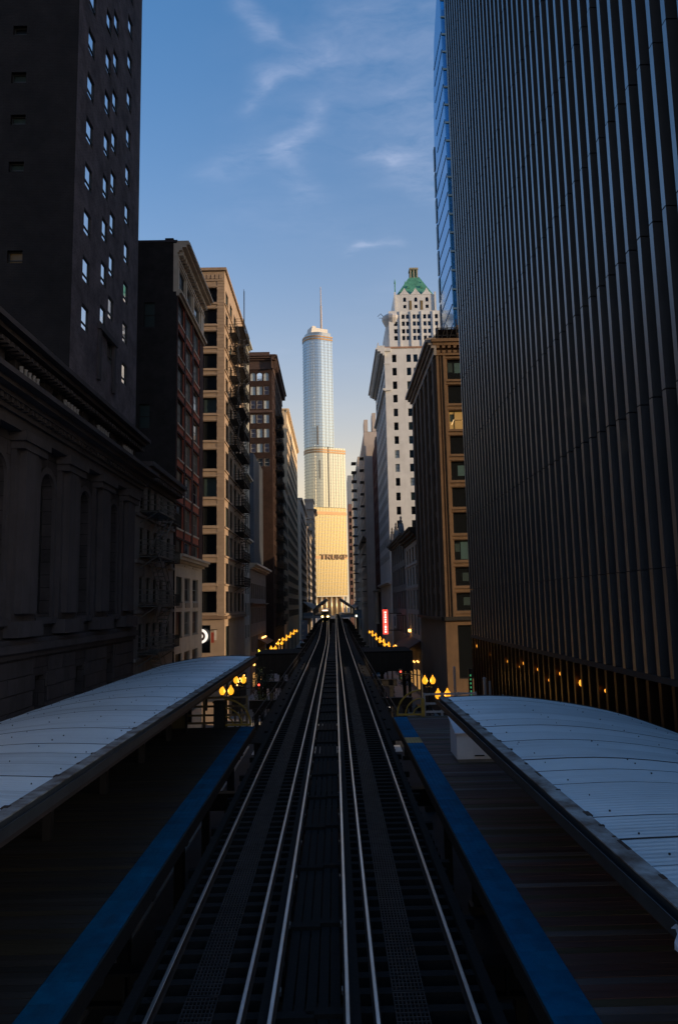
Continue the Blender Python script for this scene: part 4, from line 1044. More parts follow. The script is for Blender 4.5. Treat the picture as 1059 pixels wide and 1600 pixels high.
for k, o in enumerate(ops):
    first = k % 3 == 0 and k < 30; ri = k // 3
    w_ = window(br, SF, *o, .42, 'pair' if not (first and ri == 2) else 'triple', frame_dark, lit_room if first and ri == 2 else g_dark)
    if first and ri in pick:                                        # drawn blinds just inside the glass line
        z0, z1 = o[2], o[3]; h = z1 - z0
        a, c = {0: (.42, .95), 4: (.38, .85), 7: (.36, .86), 8: (.40, .72), 9: (.4, .8)}[ri]
        q0_, q1_ = {0: (.35, .85), 4: (.25, .8), 7: (.05, .92), 8: (.25, .7), 9: (.3, .75)}[ri]
        b = MB(); SF.box(b, o[0] + 3.3 * a * .62, o[0] + 3.3 * c * .62, z0 + h * q0_, z0 + h * q1_, -.40, -.385); b.build('blind', pick[ri], w_)
    if first and ri in (0, 2, 7):
        b = MB(); SF.box(b, o[0] + .15, o[0] + .65, o[2] + .9, o[3] - .35, -.40, -.385); b.build('blind', blind_dim, w_)
    if first and ri == 2:                                            # fluorescent tubes seen through the glass
        for (u, z, du, dz) in ((.30, .55, .35, .75), (2.05, .35, .5, .8)):
            b = MB(); b.bar(SF.P(o[0] + u, o[2] + z, -.38), SF.P(o[0] + u + du, o[2] + z + dz, -.38), .05); b.build('light_tube', emit('tube_warm', (1, .72, .36), .3), w_)
        for q_ in range(5): b = MB(); SF.box(b, o[0] + 1.45 + .08 * q_, o[0] + 1.6 + .08 * q_, o[2] + 1.0 + .17 * q_, o[2] + 1.06 + .17 * q_, -.395, -.38); b.build('light_tube', emit('tube_dim', (1, .6, .2), .12), w_)
for a, c in rows:
    b = MB(); SF.box(b, 12.75, 40, a - .3, a - .1, .003, .16); b.build('sill', brm, br)
    b = MB(); SF.box(b, 12.75, 40, c + .06, c + .2, .003, .1); b.build('lintel_course', brm, br)
for u in (RX, 16.35, 20.8):                                           # moulded corner and intermediate piers
    b = MB(); SF.box(b, u + .05, u + .3, 11.5, 40.2, .003, .22); SF.box(b, u + .5, u + .62, 11.5, 40.2, .003, .14); SF.box(b, u + .8, u + 1.05, 11.5, 40.2, .003, .22); b.build('pier', brm, br)
b = MB(); SF.box(b, RX - .2, 40, 40.25, 40.5, .003, .25); SF.box(b, RX - .5, 40, 41.65, 42.0, .003, .75); SF.box(b, RX - .35, 40, 41.3, 41.65, .003, .55)
for k in range(40):
    SF.box(b, RX + .1 + k * .62, RX + .42 + k * .62, 41.0, 41.3, .003, .5); SF.box(b, RX + .1 + k * .62, RX + .5 + k * .62, 40.5, 40.8, .003, .3)
b.build('cornice', brm, br)
b = MB(); cornice(b, W_, 77.0, 99.8, 40.2, [(.3, .25), (.5, .2), (.35, .5), (.3, .8), (.4, 1.15), (.12, 1.0)])
b.build('avenue_cornice', pm('cornice_grey', (.30, .28, .27), (.22, .20, .19), scale=1, rough=.75, streak=.3), br)
ops = [(79.3 + 4.0 * k, 81.9 + 4.0 * k, a, c) for k in range(5) for a, c in rows]
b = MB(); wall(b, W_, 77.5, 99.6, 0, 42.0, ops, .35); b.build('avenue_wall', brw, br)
for o in ops: window(br, W_, *o, .3, 'pair', frame_dark, g_dark)
for k in range(6): b = MB(); W_.box(b, 77.6 + 4.0 * k, 78.9 + 4.0 * k if k < 5 else 99.5, 11.5, 40, .003, .3); b.build('avenue_pier', brw, br)
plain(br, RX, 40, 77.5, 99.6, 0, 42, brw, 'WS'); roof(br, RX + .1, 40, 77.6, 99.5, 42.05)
b = MB(); SF.box(b, RX - .15, 40, 11.1, 11.5, .003, .45); W_.box(b, 77.2, 99.6, 11.1, 11.5, .003, .45); b.build('base_course', steel_dark, br)

# rooftop scaffold on that block
t = thing('rooftop_scaffold', 'dark scaffold and plant frames on the roof of the brown block against the blue tower', 'scaffold', (14.5, 82, 42.05))
for x in (12.6, 13.7, 14.8, 16.0):
    for y in (81, 84): MB().box(x - .05, x + .05, y - .05, y + .05, 42.06, 45.2 + (.7 if x > 14 else 0)).build('standard', black_iron, t)
for z in (43.0, 43.9, 44.8):
    b = MB(); b.box(12.4, 16.2, 80.95, 81.05, z, z + .08); b.box(12.4, 16.2, 83.95, 84.05, z, z + .08); b.build('ledger', black_iron, t)
    b = MB(); b.box(12.6, 16.0, 81.2, 83.8, z - .06, z - .01); b.build('deck_board', steel_rust, t)
for k in range(4): b = MB(); b.bar((12.6 + k * .9, 80.9, 42.4), (13.5 + k * .9, 80.9, 44.8), .06); b.build('brace', black_iron, t)
MB().box(15.0, 18.5, 82, 86, 42.06, 45.6).build('plant_box', steel_rust, t)

# ---- three-storey stone shopfront building with tall windows
sh = thing('tall_window_building', 'small grey stone building with four rows of tall dark windows under a black cornice', 'building', (RX, 109, 0))
shm = pm('shop_stone', (.30, .275, .26), (.23, .21, .20), scale=.8, rough=.8, streak=.3)
rw = [(8.6, 11.4), (12.1, 14.9), (15.7, 18.3), (19.1, 21.3)]
ops = [(101.9 + 4.1 * k, 103.9 + 4.1 * k, a, c) for k in range(4) for a, c in rw]
b = MB(); wall(b, W_, 100, 118.6, 0, 22.0, ops, .45); b.build('wall', shm, sh)
for o in ops: window(sh, W_, *o, .4, 'sash', frame_dark, g_dark)
plain(sh, RX, 35, 100, 118.6, 0, 22.0, shm, 'W'); roof(sh, RX + .1, 35, 100.1, 118.5, 23.6)
b = MB(); cornice(b, W_, 99.9, 118.8, 22.0, [(.4, .3), (.4, .7), (.45, 1.1), (.3, 1.3)]); b.build('cornice', steel_dark, sh)
for z in (15.2, 18.6): b = MB(); W_.box(b, 100, 118.6, z, z + .25, .003, .15); b.build('string_course', shm, sh)
b = MB(); b.prism([W_.P(100.2, 7.7, .05), W_.P(118, 7.7, .05), W_.P(118, 7.9, .05), W_.P(100.2, 7.9, .05)], [W_.P(100.2, 6.5, 2.2), W_.P(118, 6.5, 2.2), W_.P(118, 6.65, 2.2), W_.P(100.2, 6.65, 2.2)]); b.build('awning', pm('awning_maroon', (.09, .045, .04), (.07, .035, .03), rough=.85), sh)
b = MB(); W_.box(b, 113.0, 114.0, 8.6, 9.0, .05, .35); b.build('wall_light', emit('amber_wall', (1, .45, .1), 1.6), sh)
b = MB()
for p0, p1 in (((RX + 1, 101, 23.6), (RX + 1, 101, 26)), ((RX + 1.4, 103, 23.6), (RX + 1.4, 103, 25.3)), ((RX + .7, 101, 25), (RX + 1.5, 101, 25))): b.bar(p0, p1, .07)
b.build('aerial', black_iron, sh)

# ---- small dark ornate building
od = thing('dark_ornate_building', 'narrow dark ornate building with a pedimented parapet just before the white tower', 'building', (RX, 133, 0))
odm = pm('ornate_dark', (.13, .125, .125), (.09, .088, .088), scale=.7, rough=.8, streak=.4)
ops = [(120.5 + 4.3 * k, 123.2 + 4.3 * k, 8 + 4.1 * j, 11 + 4.1 * j) for k in range(6) for j in range(4)]
b = MB(); wall(b, W_, 119.2, 147.5, 0, 24.6, ops, .4); b.build('wall', odm, od)
for o in ops: window(od, W_, *o, .35, 'pair', frame_dark, [g_dark, g_mid])
plain(od, RX, 35, 119.2, 147.5, 0, 24.6, odm, 'W'); roof(od, RX + .1, 35, 119.3, 147.4, 24.7)
b = MB(); cornice(b, W_, 119.1, 147.6, 23.6, [(.3, .25), (.35, .6), (.35, .9)]); b.build('cornice', odm, od)
for c in (124, 134, 143):
    b = MB(); pts = [(c - 2.4, 24.6), (c + 2.4, 24.6), (c + 2.0, 25.4), (c + 1.1, 26.2), (c, 26.8), (c - 1.1, 26.2), (c - 2.0, 25.4)]
    b.prism([W_.P(u, z, .4) for u, z in pts], [W_.P(u, z, -.3) for u, z in pts]); b.build('pediment', odm, od)
    b = MB(); b.lathe((RX - .05, c, 26.75), [(.2, 0), (.3, .3), (.12, .7), (.2, .95), (.02, 1.3)], 8); b.build('finial', odm, od)

# ---- white tower with green copper roof
wt = thing('white_tower', 'white terracotta setback tower with a green copper pyramid roof and lantern', 'building', (RX, 166, 0))
wm = pm('white_terracotta', (.67, .69, .70), (.57, .59, .60), scale=.5, rough=.55, streak=.25, dirt=(.34, .31, .28))
wms = pm('white_side', (.58, .58, .585), (.48, .48, .49), scale=.5, rough=.6, streak=.3)
copper = pm('green_copper', (.10, .33, .22), (.06, .22, .15), scale=1.5, rough=.6, streak=.4, dirt=(.03, .07, .055))
SF = Face('S', 150.0)
zt = [64.45, 61.5, 58.5, 55.55, 52.5, 49.5, 46.5, 43.45, 40.5, 37.5, 34.4, 31.4, 28.5, 25.4, 22.3]
# columns lean to the measured positions
ops = []
for z in zt: ops += [(13.33, 14.25, z + .05, z + 1.75), (16.42, 17.35, z + .05, z + 1.75)]
ops += [(u, u + .92, z + .05, z + 1.75) for z in zt for u in (17.9, 20.9, 22.3, 25.5)]
b = MB(); wall(b, SF, RX, 32, 0, 67.9, ops, .4); b.build('south_wall', wm, wt)
for k, o in enumerate(ops): window(wt, SF, *o, .3, 'sash', frame_dark, [g_dark, g_dark, g_mid, blind_dim, blind_sky_pale] if k % 6 else [g_dark])
b = MB(); SF.box(b, RX, 32, 67.55, 67.95, -.2, .12); b.build('coping', pm('terracotta_cap', (.36, .22, .15), rough=.7), wt)
ops = [(151.4 + 2.65 * k, 153.0 + 2.65 * k, z + .1, z + 1.8) for z in zt for k in range(12)]
b = MB(); wall(b, W_, 150, 183.5, 0, 67.9, ops, .1); b.build('avenue_wall', wms, wt)
for o in ops: window(wt, W_, *o, .05, 'low', frame_dark, [g_dark, g_mid])
for k in range(13): b = MB(); W_.box(b, 150.05 + 2.65 * k, 151.1 + 2.65 * k, 17.8, 60, .003, .05); b.build('avenue_pier', wms, wt)
plain(wt, RX, 32, 150, 183.5, 0, 67.9, wms, 'SW'); roof(wt, RX + .1, 32, 150.1, 183.4, 67.8)
b = MB(); cornice(b, W_, 149.4, 184.2, 65.9, [(.4, .4), (.5, .9), (.45, 1.5), (.3, 1.9), (.5, 1.6)])
for k in range(34): W_.box(b, 150 + k, 150.4 + k, 66.3, 66.8, .5, 1.4)
SF.box(b, RX - 1.6, 13.0, 66.9, 67.6, -.3, .5); b.build('cornice', wm, wt)
for k in range(17): b = MB(); W_.box(b, 150.2 + k * 2, 151.7 + k * 2, 68.05, 69.0, 1.2, 1.4); b.build('parapet_panel', wm, wt)
b = MB(); cornice(b, W_, 149.6, 184, 58.1, [(.25, .25), (.3, .6)]); SF.box(b, RX - .5, 12.9, 58.2, 58.6, .003, .35); b.build('string_course', wm, wt)
b = MB(); cornice(b, W_, 149.8, 184, 17.0, [(.3, .4), (.3, .8)]); b.build('lower_cornice', wms, wt)
b = MB(); SF.box(b, RX - .2, 12.9, 64.1, 64.3, .003, .1); b.build('bracket_course', wm, wt)
# second stage
ux = [(14.05, 14.8)] + [(a, a + .68) for a in (15.75, 16.7, 18.15, 19.05, 20.45, 21.45, 23.0)]
S2 = Face('S', 151.0)
ops = [(a, c, z, z + 1.0) for z in (69.75, 71.3, 73.0, 74.6) for a, c in ux]
b = MB(); wall(b, S2, 12.95, 24.2, 67.8, 76.4, ops, .35); b.build('setback_wall', wm, wt)
for o in ops: window(wt, S2, *o, .25, 'sash', frame_dark, [g_dark, g_mid, g_mid])
for u in (15.25, 17.65, 19.95, 22.45): b = MB(); S2.box(b, u, u + .28, 68, 76.3, .003, .18); b.build('buttress', wm, wt)
plain(wt, 12.95, 24.2, 151, 170, 67.8, 76.4, wms, 'S'); roof(wt, 13, 24.1, 151.1, 169.9, 76.3)
b = MB()                                                             # rounded corner bay with a flared balcony
k = 14; prof = [(1.3, 67.8), (1.3, 73.2), (2.1, 74.8), (2.15, 75.4), (1.7, 75.9)]
b.lathe((13.7, 152.6, 0), prof, 16); b.build('corner_bay', wms, wt, smooth=False)
b = MB(); b.bar((12.0, 152.3, 75.6), (11.3, 152.3, 76.4), .09); b.bar((11.3, 152.3, 76.4), (10.6, 152.3, 75.7), .08); b.bar((12.0, 152.3, 75.4), (10.9, 152.3, 75.4), .07); b.build('flag_bracket', black_iron, wt)
# crown with three gables
S3 = Face('S', 151.6)
cx = [16.6, 19.05, 21.5]
ops = [(c - .34, c + .34, 77.25, 78.05) for c in cx] + [(c - .34, c + .34, 78.75, 79.8) for c in cx]
b = MB(); wall(b, S3, 14.3, 23.5, 76.3, 80.4, ops, .35)
for c in cx: arch_fill(b, S3, c - .34, c + .34, 79.45, 79.8, .35)
b.build('crown_wall', wm, wt)
for o in ops: window(wt, S3, *o, .25, 'plain', frame_dark, g_dark)
for c in cx:
    b = MB(); pts = [(c - 1.15, 80.4), (c + 1.15, 80.4), (c + .45, 81.15), (c, 81.95), (c - .45, 81.15)]
    b.prism([S3.P(u, z, .06) for u, z in pts], [S3.P(u, z, -.7) for u, z in pts]); b.build('gable', wm, wt)
for u in (14.3, 23.1): b = MB(); S3.box(b, u, u + .4, 76.3, 80.9, .003, .25); b.build('buttress', wm, wt)
for c in (17.85, 20.3): b = MB(); S3.box(b, c - .28, c + .28, 76.9, 79.0, .003, .06); b.build('gilt_panel', pm('gilt', (.20, .15, .07), rough=.6), wt)
plain(wt, 14.3, 23.5, 151.6, 161, 76.3, 80.4, wm, 'S')
b = MB(); lo_, hi_ = [(14.7, 151.9), (23.2, 151.9), (23.2, 160.7), (14.7, 160.7)], [(18.2, 155.4), (20.5, 155.4), (20.5, 157.5), (18.2, 157.5)]
b.prism([(x, y, 80.2) for x, y in lo_], [(x, y, 86.2) for x, y in hi_]); b.build('pyramid_roof', copper, wt)
for (x, z) in ((17.7, 83.0), (20.6, 83.0)):
    b = MB(); y = 151.9 + (z - 80.2) * .58; b.prism([(x - .35, y - .35, z - .35), (x + .35, y - .35, z - .35), (x, y - .35, z + .35)], [(x - .35, y + .8, z - .35), (x + .35, y + .8, z - .35), (x, y + .8, z + .35)]); b.build('dormer', copper, wt)
lan = pm('lantern_stone', (.32, .30, .22), (.22, .22, .16), scale=2, rough=.7)
b = MB(); b.box(18.4, 20.2, 155.3, 157.3, 85.2, 86.0); b.box(18.3, 20.3, 155.2, 157.4, 88.0, 88.4)
for x in (18.4, 19.14, 19.88): b.box(x, x + .32, 155.3, 155.6, 86.0, 88.0); b.box(x, x + .32, 157.0, 157.3, 86.0, 88.0)
b.build('lantern', lan, wt); b = MB(); b.box(18.6, 20.0, 155.7, 156.9, 86.0, 88.0); b.build('lantern_core', copper, wt)
for x, y in ((17.1, 154.3), (20.8, 154.3), (14.6, 152.0)): b = MB(); b.lathe((x, y, 81.5 if x > 15 else 80.9), [(.12, 0), (.12, 2.2), (.2, 2.3), (.02, 3.4)], 6); b.build('finial', copper, wt)

# ---- buildings further up the right side
rr = thing('dark_red_building', 'tall dark red brick wall of a building just beyond the white tower', 'building', (RX, 194, 0))
rrm = brick('dark_red_brick', (.11, .034, .03), (.085, .028, .025), (.08, .04, .035), .24, .085, .014)
ops = [(186 + 3 * k, 187.4 + 3 * k, 12 + 3.4 * j, 13.9 + 3.4 * j) for k in range(6) for j in range(12)]
b = MB(); wall(b, W_, 184, 205, 0, 56.0, ops, .3); b.build('avenue_wall', rrm, rr)
for o in ops: window(rr, W_, *o, .25, 'plain', frame_dark, [g_dark, g_mid])
plain(rr, RX, 34, 184, 205, 0, 56, rrm, 'W'); roof(rr, RX + .1, 34, 184.1, 204.9, 56.1)
b = MB(); cornice(b, W_, 184, 205, 16.0, [(.3, .4), (.4, .9)]); b.build('lower_cornice', pm('cornice_buff', (.36, .31, .25), rough=.8), rr)
b = MB(); b.lathe((RX - 1.0, 186, 8), [(.7, 0), (.55, .4), (.5, 7.2), (.75, 8.0)], 12); b.build('column', pm('column_buff', (.42, .37, .30), (.34, .30, .25), rough=.7), rr)
b = MB(); b.box(RX + .5, RX + 4, 198, 204, 56, 59.5); b.build('roof_house', pm('roofhouse_dark', (.05, .055, .065), rough=.6), rr)
pl = thing('pale_slab_building', 'pale pinkish stone building with a blank end wall standing forward of the dark red one', 'building', (9.4, 224, 0))
plm = pm('pale_pink_stone', (.50, .44, .40), (.42, .37, .34), scale=.4, rough=.75, streak=.3)
b = MB(); shell(b, 9.4, 34, 206, 256, 0, 62.8, 'W'); b.build('end_wall', plm, pl)
WP = Face('W', 9.4)
ops = [(207.5 + 3.4 * k, 209.5 + 3.4 * k, 12 + 3.3 * j, 13.9 + 3.3 * j) for k in range(14) for j in range(15)]
b = MB(); wall(b, WP, 206, 256, 0, 62.8, ops, .3); b.build('avenue_wall', gm2, pl)
for o in ops: window(pl, WP, *o, .25, 'plain', frame_dark, [g_dark, g_mid])
roof(pl, 9.5, 34, 206.1, 255.9, 62.9)
for j in range(13): b = MB(); WP.box(b, 211, 215, 13 + 3.6 * j, 13.15 + 3.6 * j, .003, 1.2); b.build('fire_escape_landing', black_iron, pl)
for x, z in ((9.6, 65.0), (12.0, 67.0), (13.4, 66.0)): b = MB(); b.box(x, x + 1.1, 208, 214, 62.9, z + 2.0); b.build('roof_pier', plm, pl)
b = MB(); cornice(b, WP, 206.1, 256, 32.0, [(.4, .5), (.4, 1.0)]); b.build('string_course', plm, pl)
ol = thing('old_office_building', 'brownish office front with projecting iron brackets at the far right skyline edge', 'building', (9.0, 285, 0))
WO = Face('W', 9.2)
ops = [(258.5 + 3.4 * k, 260.5 + 3.4 * k, 12 + 3.5 * j, 14.2 + 3.5 * j) for k in range(18) for j in range(15)]
b = MB(); wall(b, WO, 257, 320, 0, 66.0, ops, .3); b.build('avenue_wall', gm2, ol)
for o in ops: window(ol, WO, *o, .25, 'plain', frame_dark, [g_dark, g_mid])
plain(ol, 9.2, 34, 257, 320, 0, 66, gm2, 'W'); roof(ol, 9.3, 34, 257.1, 319.9, 66.1)
for j in range(16): b = MB(); WO.box(b, 270, 276, 14 + 3.5 * j, 14.2 + 3.5 * j, .003, 1.9); b.build('balcony', black_iron, ol)
db = thing('balcony_tower', 'dark glass apartment tower with white balcony edges right of the glass skyscraper', 'building', (9.5, 345, 0))
Sd = Face('S', 335)
b = MB(); shell(b, 9.6, 30, 335, 365, 0, 74.5, ''); b.build('wall', glass('balcony_glass', (.018, .024, .032), ior=1.5, rough=.15), db)
for j in range(16):
    b = MB(); Sd.box(b, 9.6, 13, 12 + 4.1 * j, 12.4 + 4.1 * j, .003, 1.4); b.build('balcony', pm('balcony_white', (.5, .52, .54), rough=.7), db)
b = MB(); Sd.box(b, 9.1, 9.6, 0, 72, -.5, .4); b.build('edge_pier', pm('edge_white', (.48, .44, .41), rough=.7), db)
rb_ = thing('far_red_brick_building', 'slim reddish brick building with a grey top directly right of the skyscraper base', 'building', (8.4, 400, 0))
b = MB(); shell(b, 8.4, 26, 395, 420, 0, 68, ''); b.build('wall', pm('far_red', (.22, .13, .11), (.17, .10, .09), scale=.3, rough=.8, streak=.3), rb_)
b = MB(); b.box(8.35, 26, 394.9, 420, 68, 84); b.build('upper_storey', pm('far_grey', (.26, .29, .33), (.22, .25, .28), rough=.6), rb_)
F_ = Face('S', 395)
for j in range(13): 
    for k in range(3): window(rb_, F_, 9.0 + 1.7 * k, 10.0 + 1.7 * k, 16 + 3.8 * j, 18.3 + 3.8 * j, -.02, 'plain', frame_dark, g_dark)

# ---- blue glass tower behind, right
bl = thing('blue_glass_tower', 'slender blue glass tower with a curved top corner behind the finned dark tower', 'building', (21, 116, 0))
blm = glass('blue_glass', (.05, .30, .62), metal=.8, rough=.08, wave=.05); bld = glass('blue_glass_deep', (.03, .18, .42), metal=.6, rough=.08, ior=1.7)
x0, y0, y1 = 19.7, 110.0, 123.0
# the west face's far edge curves in towards the top
pts = [(y0, 38), (y1, 38), (y1 + .2, 78), (y1 - .4, 92), (y1 - 2.2, 104), (y1 - 5.2, 113), (y0, 121)]
b = MB(); b.prism([(x0, y, z) for y, z in pts], [(x0 + 22, y, z) for y, z in pts]); o = b.build('west_glass', blm, bl)
b = MB(); b.box(x0 + .02, x0 + 22, y0 - .25, y0 - .02, 38, 112); b.build('south_glass', bld, bl)
b = MB(); b.box(x0 + .02, x0 + 22, y0 - .25, y0 - .02, 112, 122); b.build('south_glass_top', blm, bl)
for k in range(25):
    z = 40 + 3.2 * k
    b = MB(); b.box(x0 - .1, x0 + 22, y0 - .4, y0 - .25, z, z + .3); b.build('floor_band', pm('band_blue', (.06, .12, .2), rough=.4), bl)
for k in range(22):
    z = 41 + 3.2 * k; b = MB(); b.box(x0 - .07, x0, y0 + .3, min(y1 - .3, 122.5 if z < 92 else 119), z, z + .18); b.build('west_floor_line', pm('west_line', (.06, .20, .40), rough=.4), bl)
for k in range(12):
    b = MB(); b.box(x0 + .6 + k * 1.8, x0 + .75 + k * 1.8, y0 - .42, y0 - .25, 38, 118); b.build('mullion', pm('band_blue', (.06, .12, .2)), bl)
for k in range(11): b = MB(); b.box(x0 - .12, x0, y1 - 1.3, y1 - .1, 41 + 5.0 * k, 45.2 + 5.0 * k); b.build('edge_panel', pm('edge_dark', (.02, .03, .045), rough=.3), bl)
b = MB(); b.box(x0, x0 + 22, y0, y1, 0, 38); b.build('podium', steel_dark, bl)

# ================================================================== GLASS SKYSCRAPER AT THE END OF THE AVENUE
sk = thing('glass_skyscraper', 'tall stepped glass skyscraper with a spire, golden at its base, closing the avenue', 'skyscraper', (-9, 905, 0), rz=rad(25))
gl = glass('skyscraper_glass', (.40, .46, .51), metal=1.0, rough=.17, wave=.02, wscale=.25); gl2 = glass('skyscraper_glass_gold_reflection', (.54, .44, .24), metal=1.0, rough=.24, wave=.02, wscale=.25)  # gold tint of the lowest tier paints in the reflected low sky
lv = pm('louver_bronze', (.34, .22, .12), (.28, .18, .10), scale=.2, rough=.45, metal=.5)
rib = pm('skyscraper_steel', (.37, .37, .36), rough=.28, metal=1.0)
def outline(u0, u1, round_left, D=34.0, n=14, off=0.0):
    r_ = D / 2 + off
    pts = [(u1 + off, -off), (u1 + off, D + off)]
    if round_left:
        for i in range(n + 1):
            t_ = math.pi / 2 + math.pi * i / n
            pts.append((u0 + D / 2 + r_ * math.cos(t_), D / 2 + r_ * math.sin(t_)))
    else: pts += [(u0 - off, D + off), (u0 - off, -off)]
    return pts
def tier(u0, u1, rl, z0, z1, floor, bands, step, gl=gl):
    o = outline(u0, u1, rl)
    b = MB(); b.prism([(x, y, z0) for x, y in o], [(x, y, z1) for x, y in o]); b.build('glass_tier', gl, sk, local=True)
    b = MB(); oo = outline(u0, u1, rl, off=.22); k = len(oo); z = z0 + floor
    while z < z1 - 1:
        n0 = len(b.v)
        for zz in (z, z + .3): b.v += [(x, y, zz) for x, y in oo]
        for i in range(k): j = (i + 1) % k; b.f.append((n0 + i, n0 + j, n0 + k + j, n0 + k + i)); b.m.append(0)
        b.poly([(x, y, z) for x, y in oo]); b.poly([(x, y, z + .3) for x, y in oo]); z += floor
    b.build('floor_rib', rib, sk, kind='stuff', local=True)
    b = MB(); u = (u0 + 17 if rl else u0)
    while u < u1: b.box(u - .1, u + .1, -.45, 0, z0, z1); u += step
    if rl:
        for i in range(11):
            t_ = math.pi + math.pi / 2 * i / 11; c = (u0 + 17 + 17.2 * math.cos(t_), 17 + 17.2 * math.sin(t_)); b.box(c[0] - .1, c[0] + .1, c[1] - .1, c[1] + .1, z0, z1)
    b.build('mullion', rib, sk, kind='stuff', local=True)
    for (a, c) in bands:
        oo2 = outline(u0, u1, rl, off=.5); b = MB(); b.prism([(x, y, a) for x, y in oo2], [(x, y, c) for x, y in oo2]); b.build('louver_band', lv, sk, local=True)
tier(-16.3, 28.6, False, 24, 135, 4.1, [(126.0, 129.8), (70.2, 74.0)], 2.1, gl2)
tier(-20.0, 28.6, True, 135.5, 213, 3.9, [(205.5, 207.6), (208.5, 210.6)], 3.6, glass('skyscraper_glass_pale_reflection', (.50, .49, .42), metal=1.0, rough=.2, wave=.02, wscale=.25))  # this tier's warm pale tint paints in part of the golden reflection
tier(-20.0, 13.3, True, 213.5, 362, 3.9, [(355.5, 357.5), (359.0, 361.0)], 5.0)
b = MB(); o_ = outline(-18, 11.8, True, off=-.5); b.prism([(x, y, 362) for x, y in o_], [(x, y, 366) for x, y in o_]); b.build('crown', rib, sk, local=True)
b = MB(); b.box(-6, 11, 8, 26, 366, 374); b.prism([(-13, 8, 366), (-6, 8, 366), (-6, 8, 376), (-11, 8, 376)], [(-13, 24, 366), (-6, 24, 366), (-6, 24, 376), (-11, 24, 376)]); b.build('roof_house', pm('roof_steel', (.55, .54, .52), rough=.5, metal=.3), sk, local=True)
b = MB(); b.tube([(4.8, 15, 366), (4.8, 15, 376), (4.8, 15, 377), (4.8, 15, 408), (4.8, 15, 409), (4.8, 15, 435)], [2.4, 2.0, 1.4, 1.1, .8, .5], 8); b.build('spire', pm('spire_steel', (.40, .33, .28), rough=.5, metal=.4), sk, local=True)
for (u, z0, z1) in ((4.6, 136, 214), (-7.6, 172, 196), (-9.6, 216, 240)):
    b = MB(); b.box(u - .75, u + .75, -.5, -.02, z0, z1); b.build('recess_strip', pm('recess_dark', (.05, .055, .065), rough=.4), sk, local=True)
b = MB(); b.box(-16.5, 27.6, -.7, 34, 23.0, 24.4); b.build('base_edge', rib, sk, local=True)
colg = pm('column_gold', (.75, .62, .38), (.6, .5, .32), scale=.3, rough=.4, metal=.6)
for k in range(7): b = MB(); b.lathe((-14.5 + 6.8 * k, 1.5, 0), [(1.5, 0), (1.4, 23)], 12); b.build('column', colg, sk, smooth=True, local=True)
b = MB(); b.box(-15, 26, 8, 33, 0, 23); b.build('lobby_core', lv, sk, local=True)
# the raised name across the front
def letter(ch, u, z, w, h, s):
    b = MB(); y0, y1 = -1.9, -.9
    def R(a, c, d, e): b.box(u + a * w, u + c * w, y0, y1, z + d * h, z + e * h)
    if ch == 'T': R(0, 1, 1 - s, 1); R(.5 - s * .55, .5 + s * .55, 0, 1 - s)
    if ch == 'R' or ch == 'P':
        R(0, s * 1.1, 0, 1); R(s * 1.1, .85, 1 - s, 1); R(.85 - .02, 1, .55, .92); R(s * 1.1, .85, .42, .42 + s)
        if ch == 'R': b.bar((u + .55 * w, (y0 + y1) / 2, z + .42 * h), (u + .95 * w, (y0 + y1) / 2, z + .02 * h), 1.0, s * h)
    if ch == 'U': R(0, s * 1.1, .15, 1); R(1 - s * 1.1, 1, .15, 1); R(s * .6, 1 - s * .6, 0, s)
    if ch == 'M':
        R(0, s * .9, 0, 1); R(1 - s * .9, 1, 0, 1)
        b.bar((u + s * .5 * w, (y0 + y1) / 2, z + .94 * h), (u + .5 * w, (y0 + y1) / 2, z + .25 * h), 1.0, s * h * .9); b.bar((u + (1 - s * .5) * w, (y0 + y1) / 2, z + .94 * h), (u + .5 * w, (y0 + y1) / 2, z + .25 * h), 1.0, s * h * .9)
    return b.build('letter', pm('letter_steel', (.20, .14, .09), (.16, .11, .07), rough=.5, metal=.3), sk, local=True)
for ch, u, w in (('T', -8.8, 6.2), ('R', -1.2, 6.4), ('U', 6.6, 6.2), ('M', 14.2, 7.0), ('P', 22.6, 5.6)): letter(ch, u, 69.4, w, 6.6, .2)

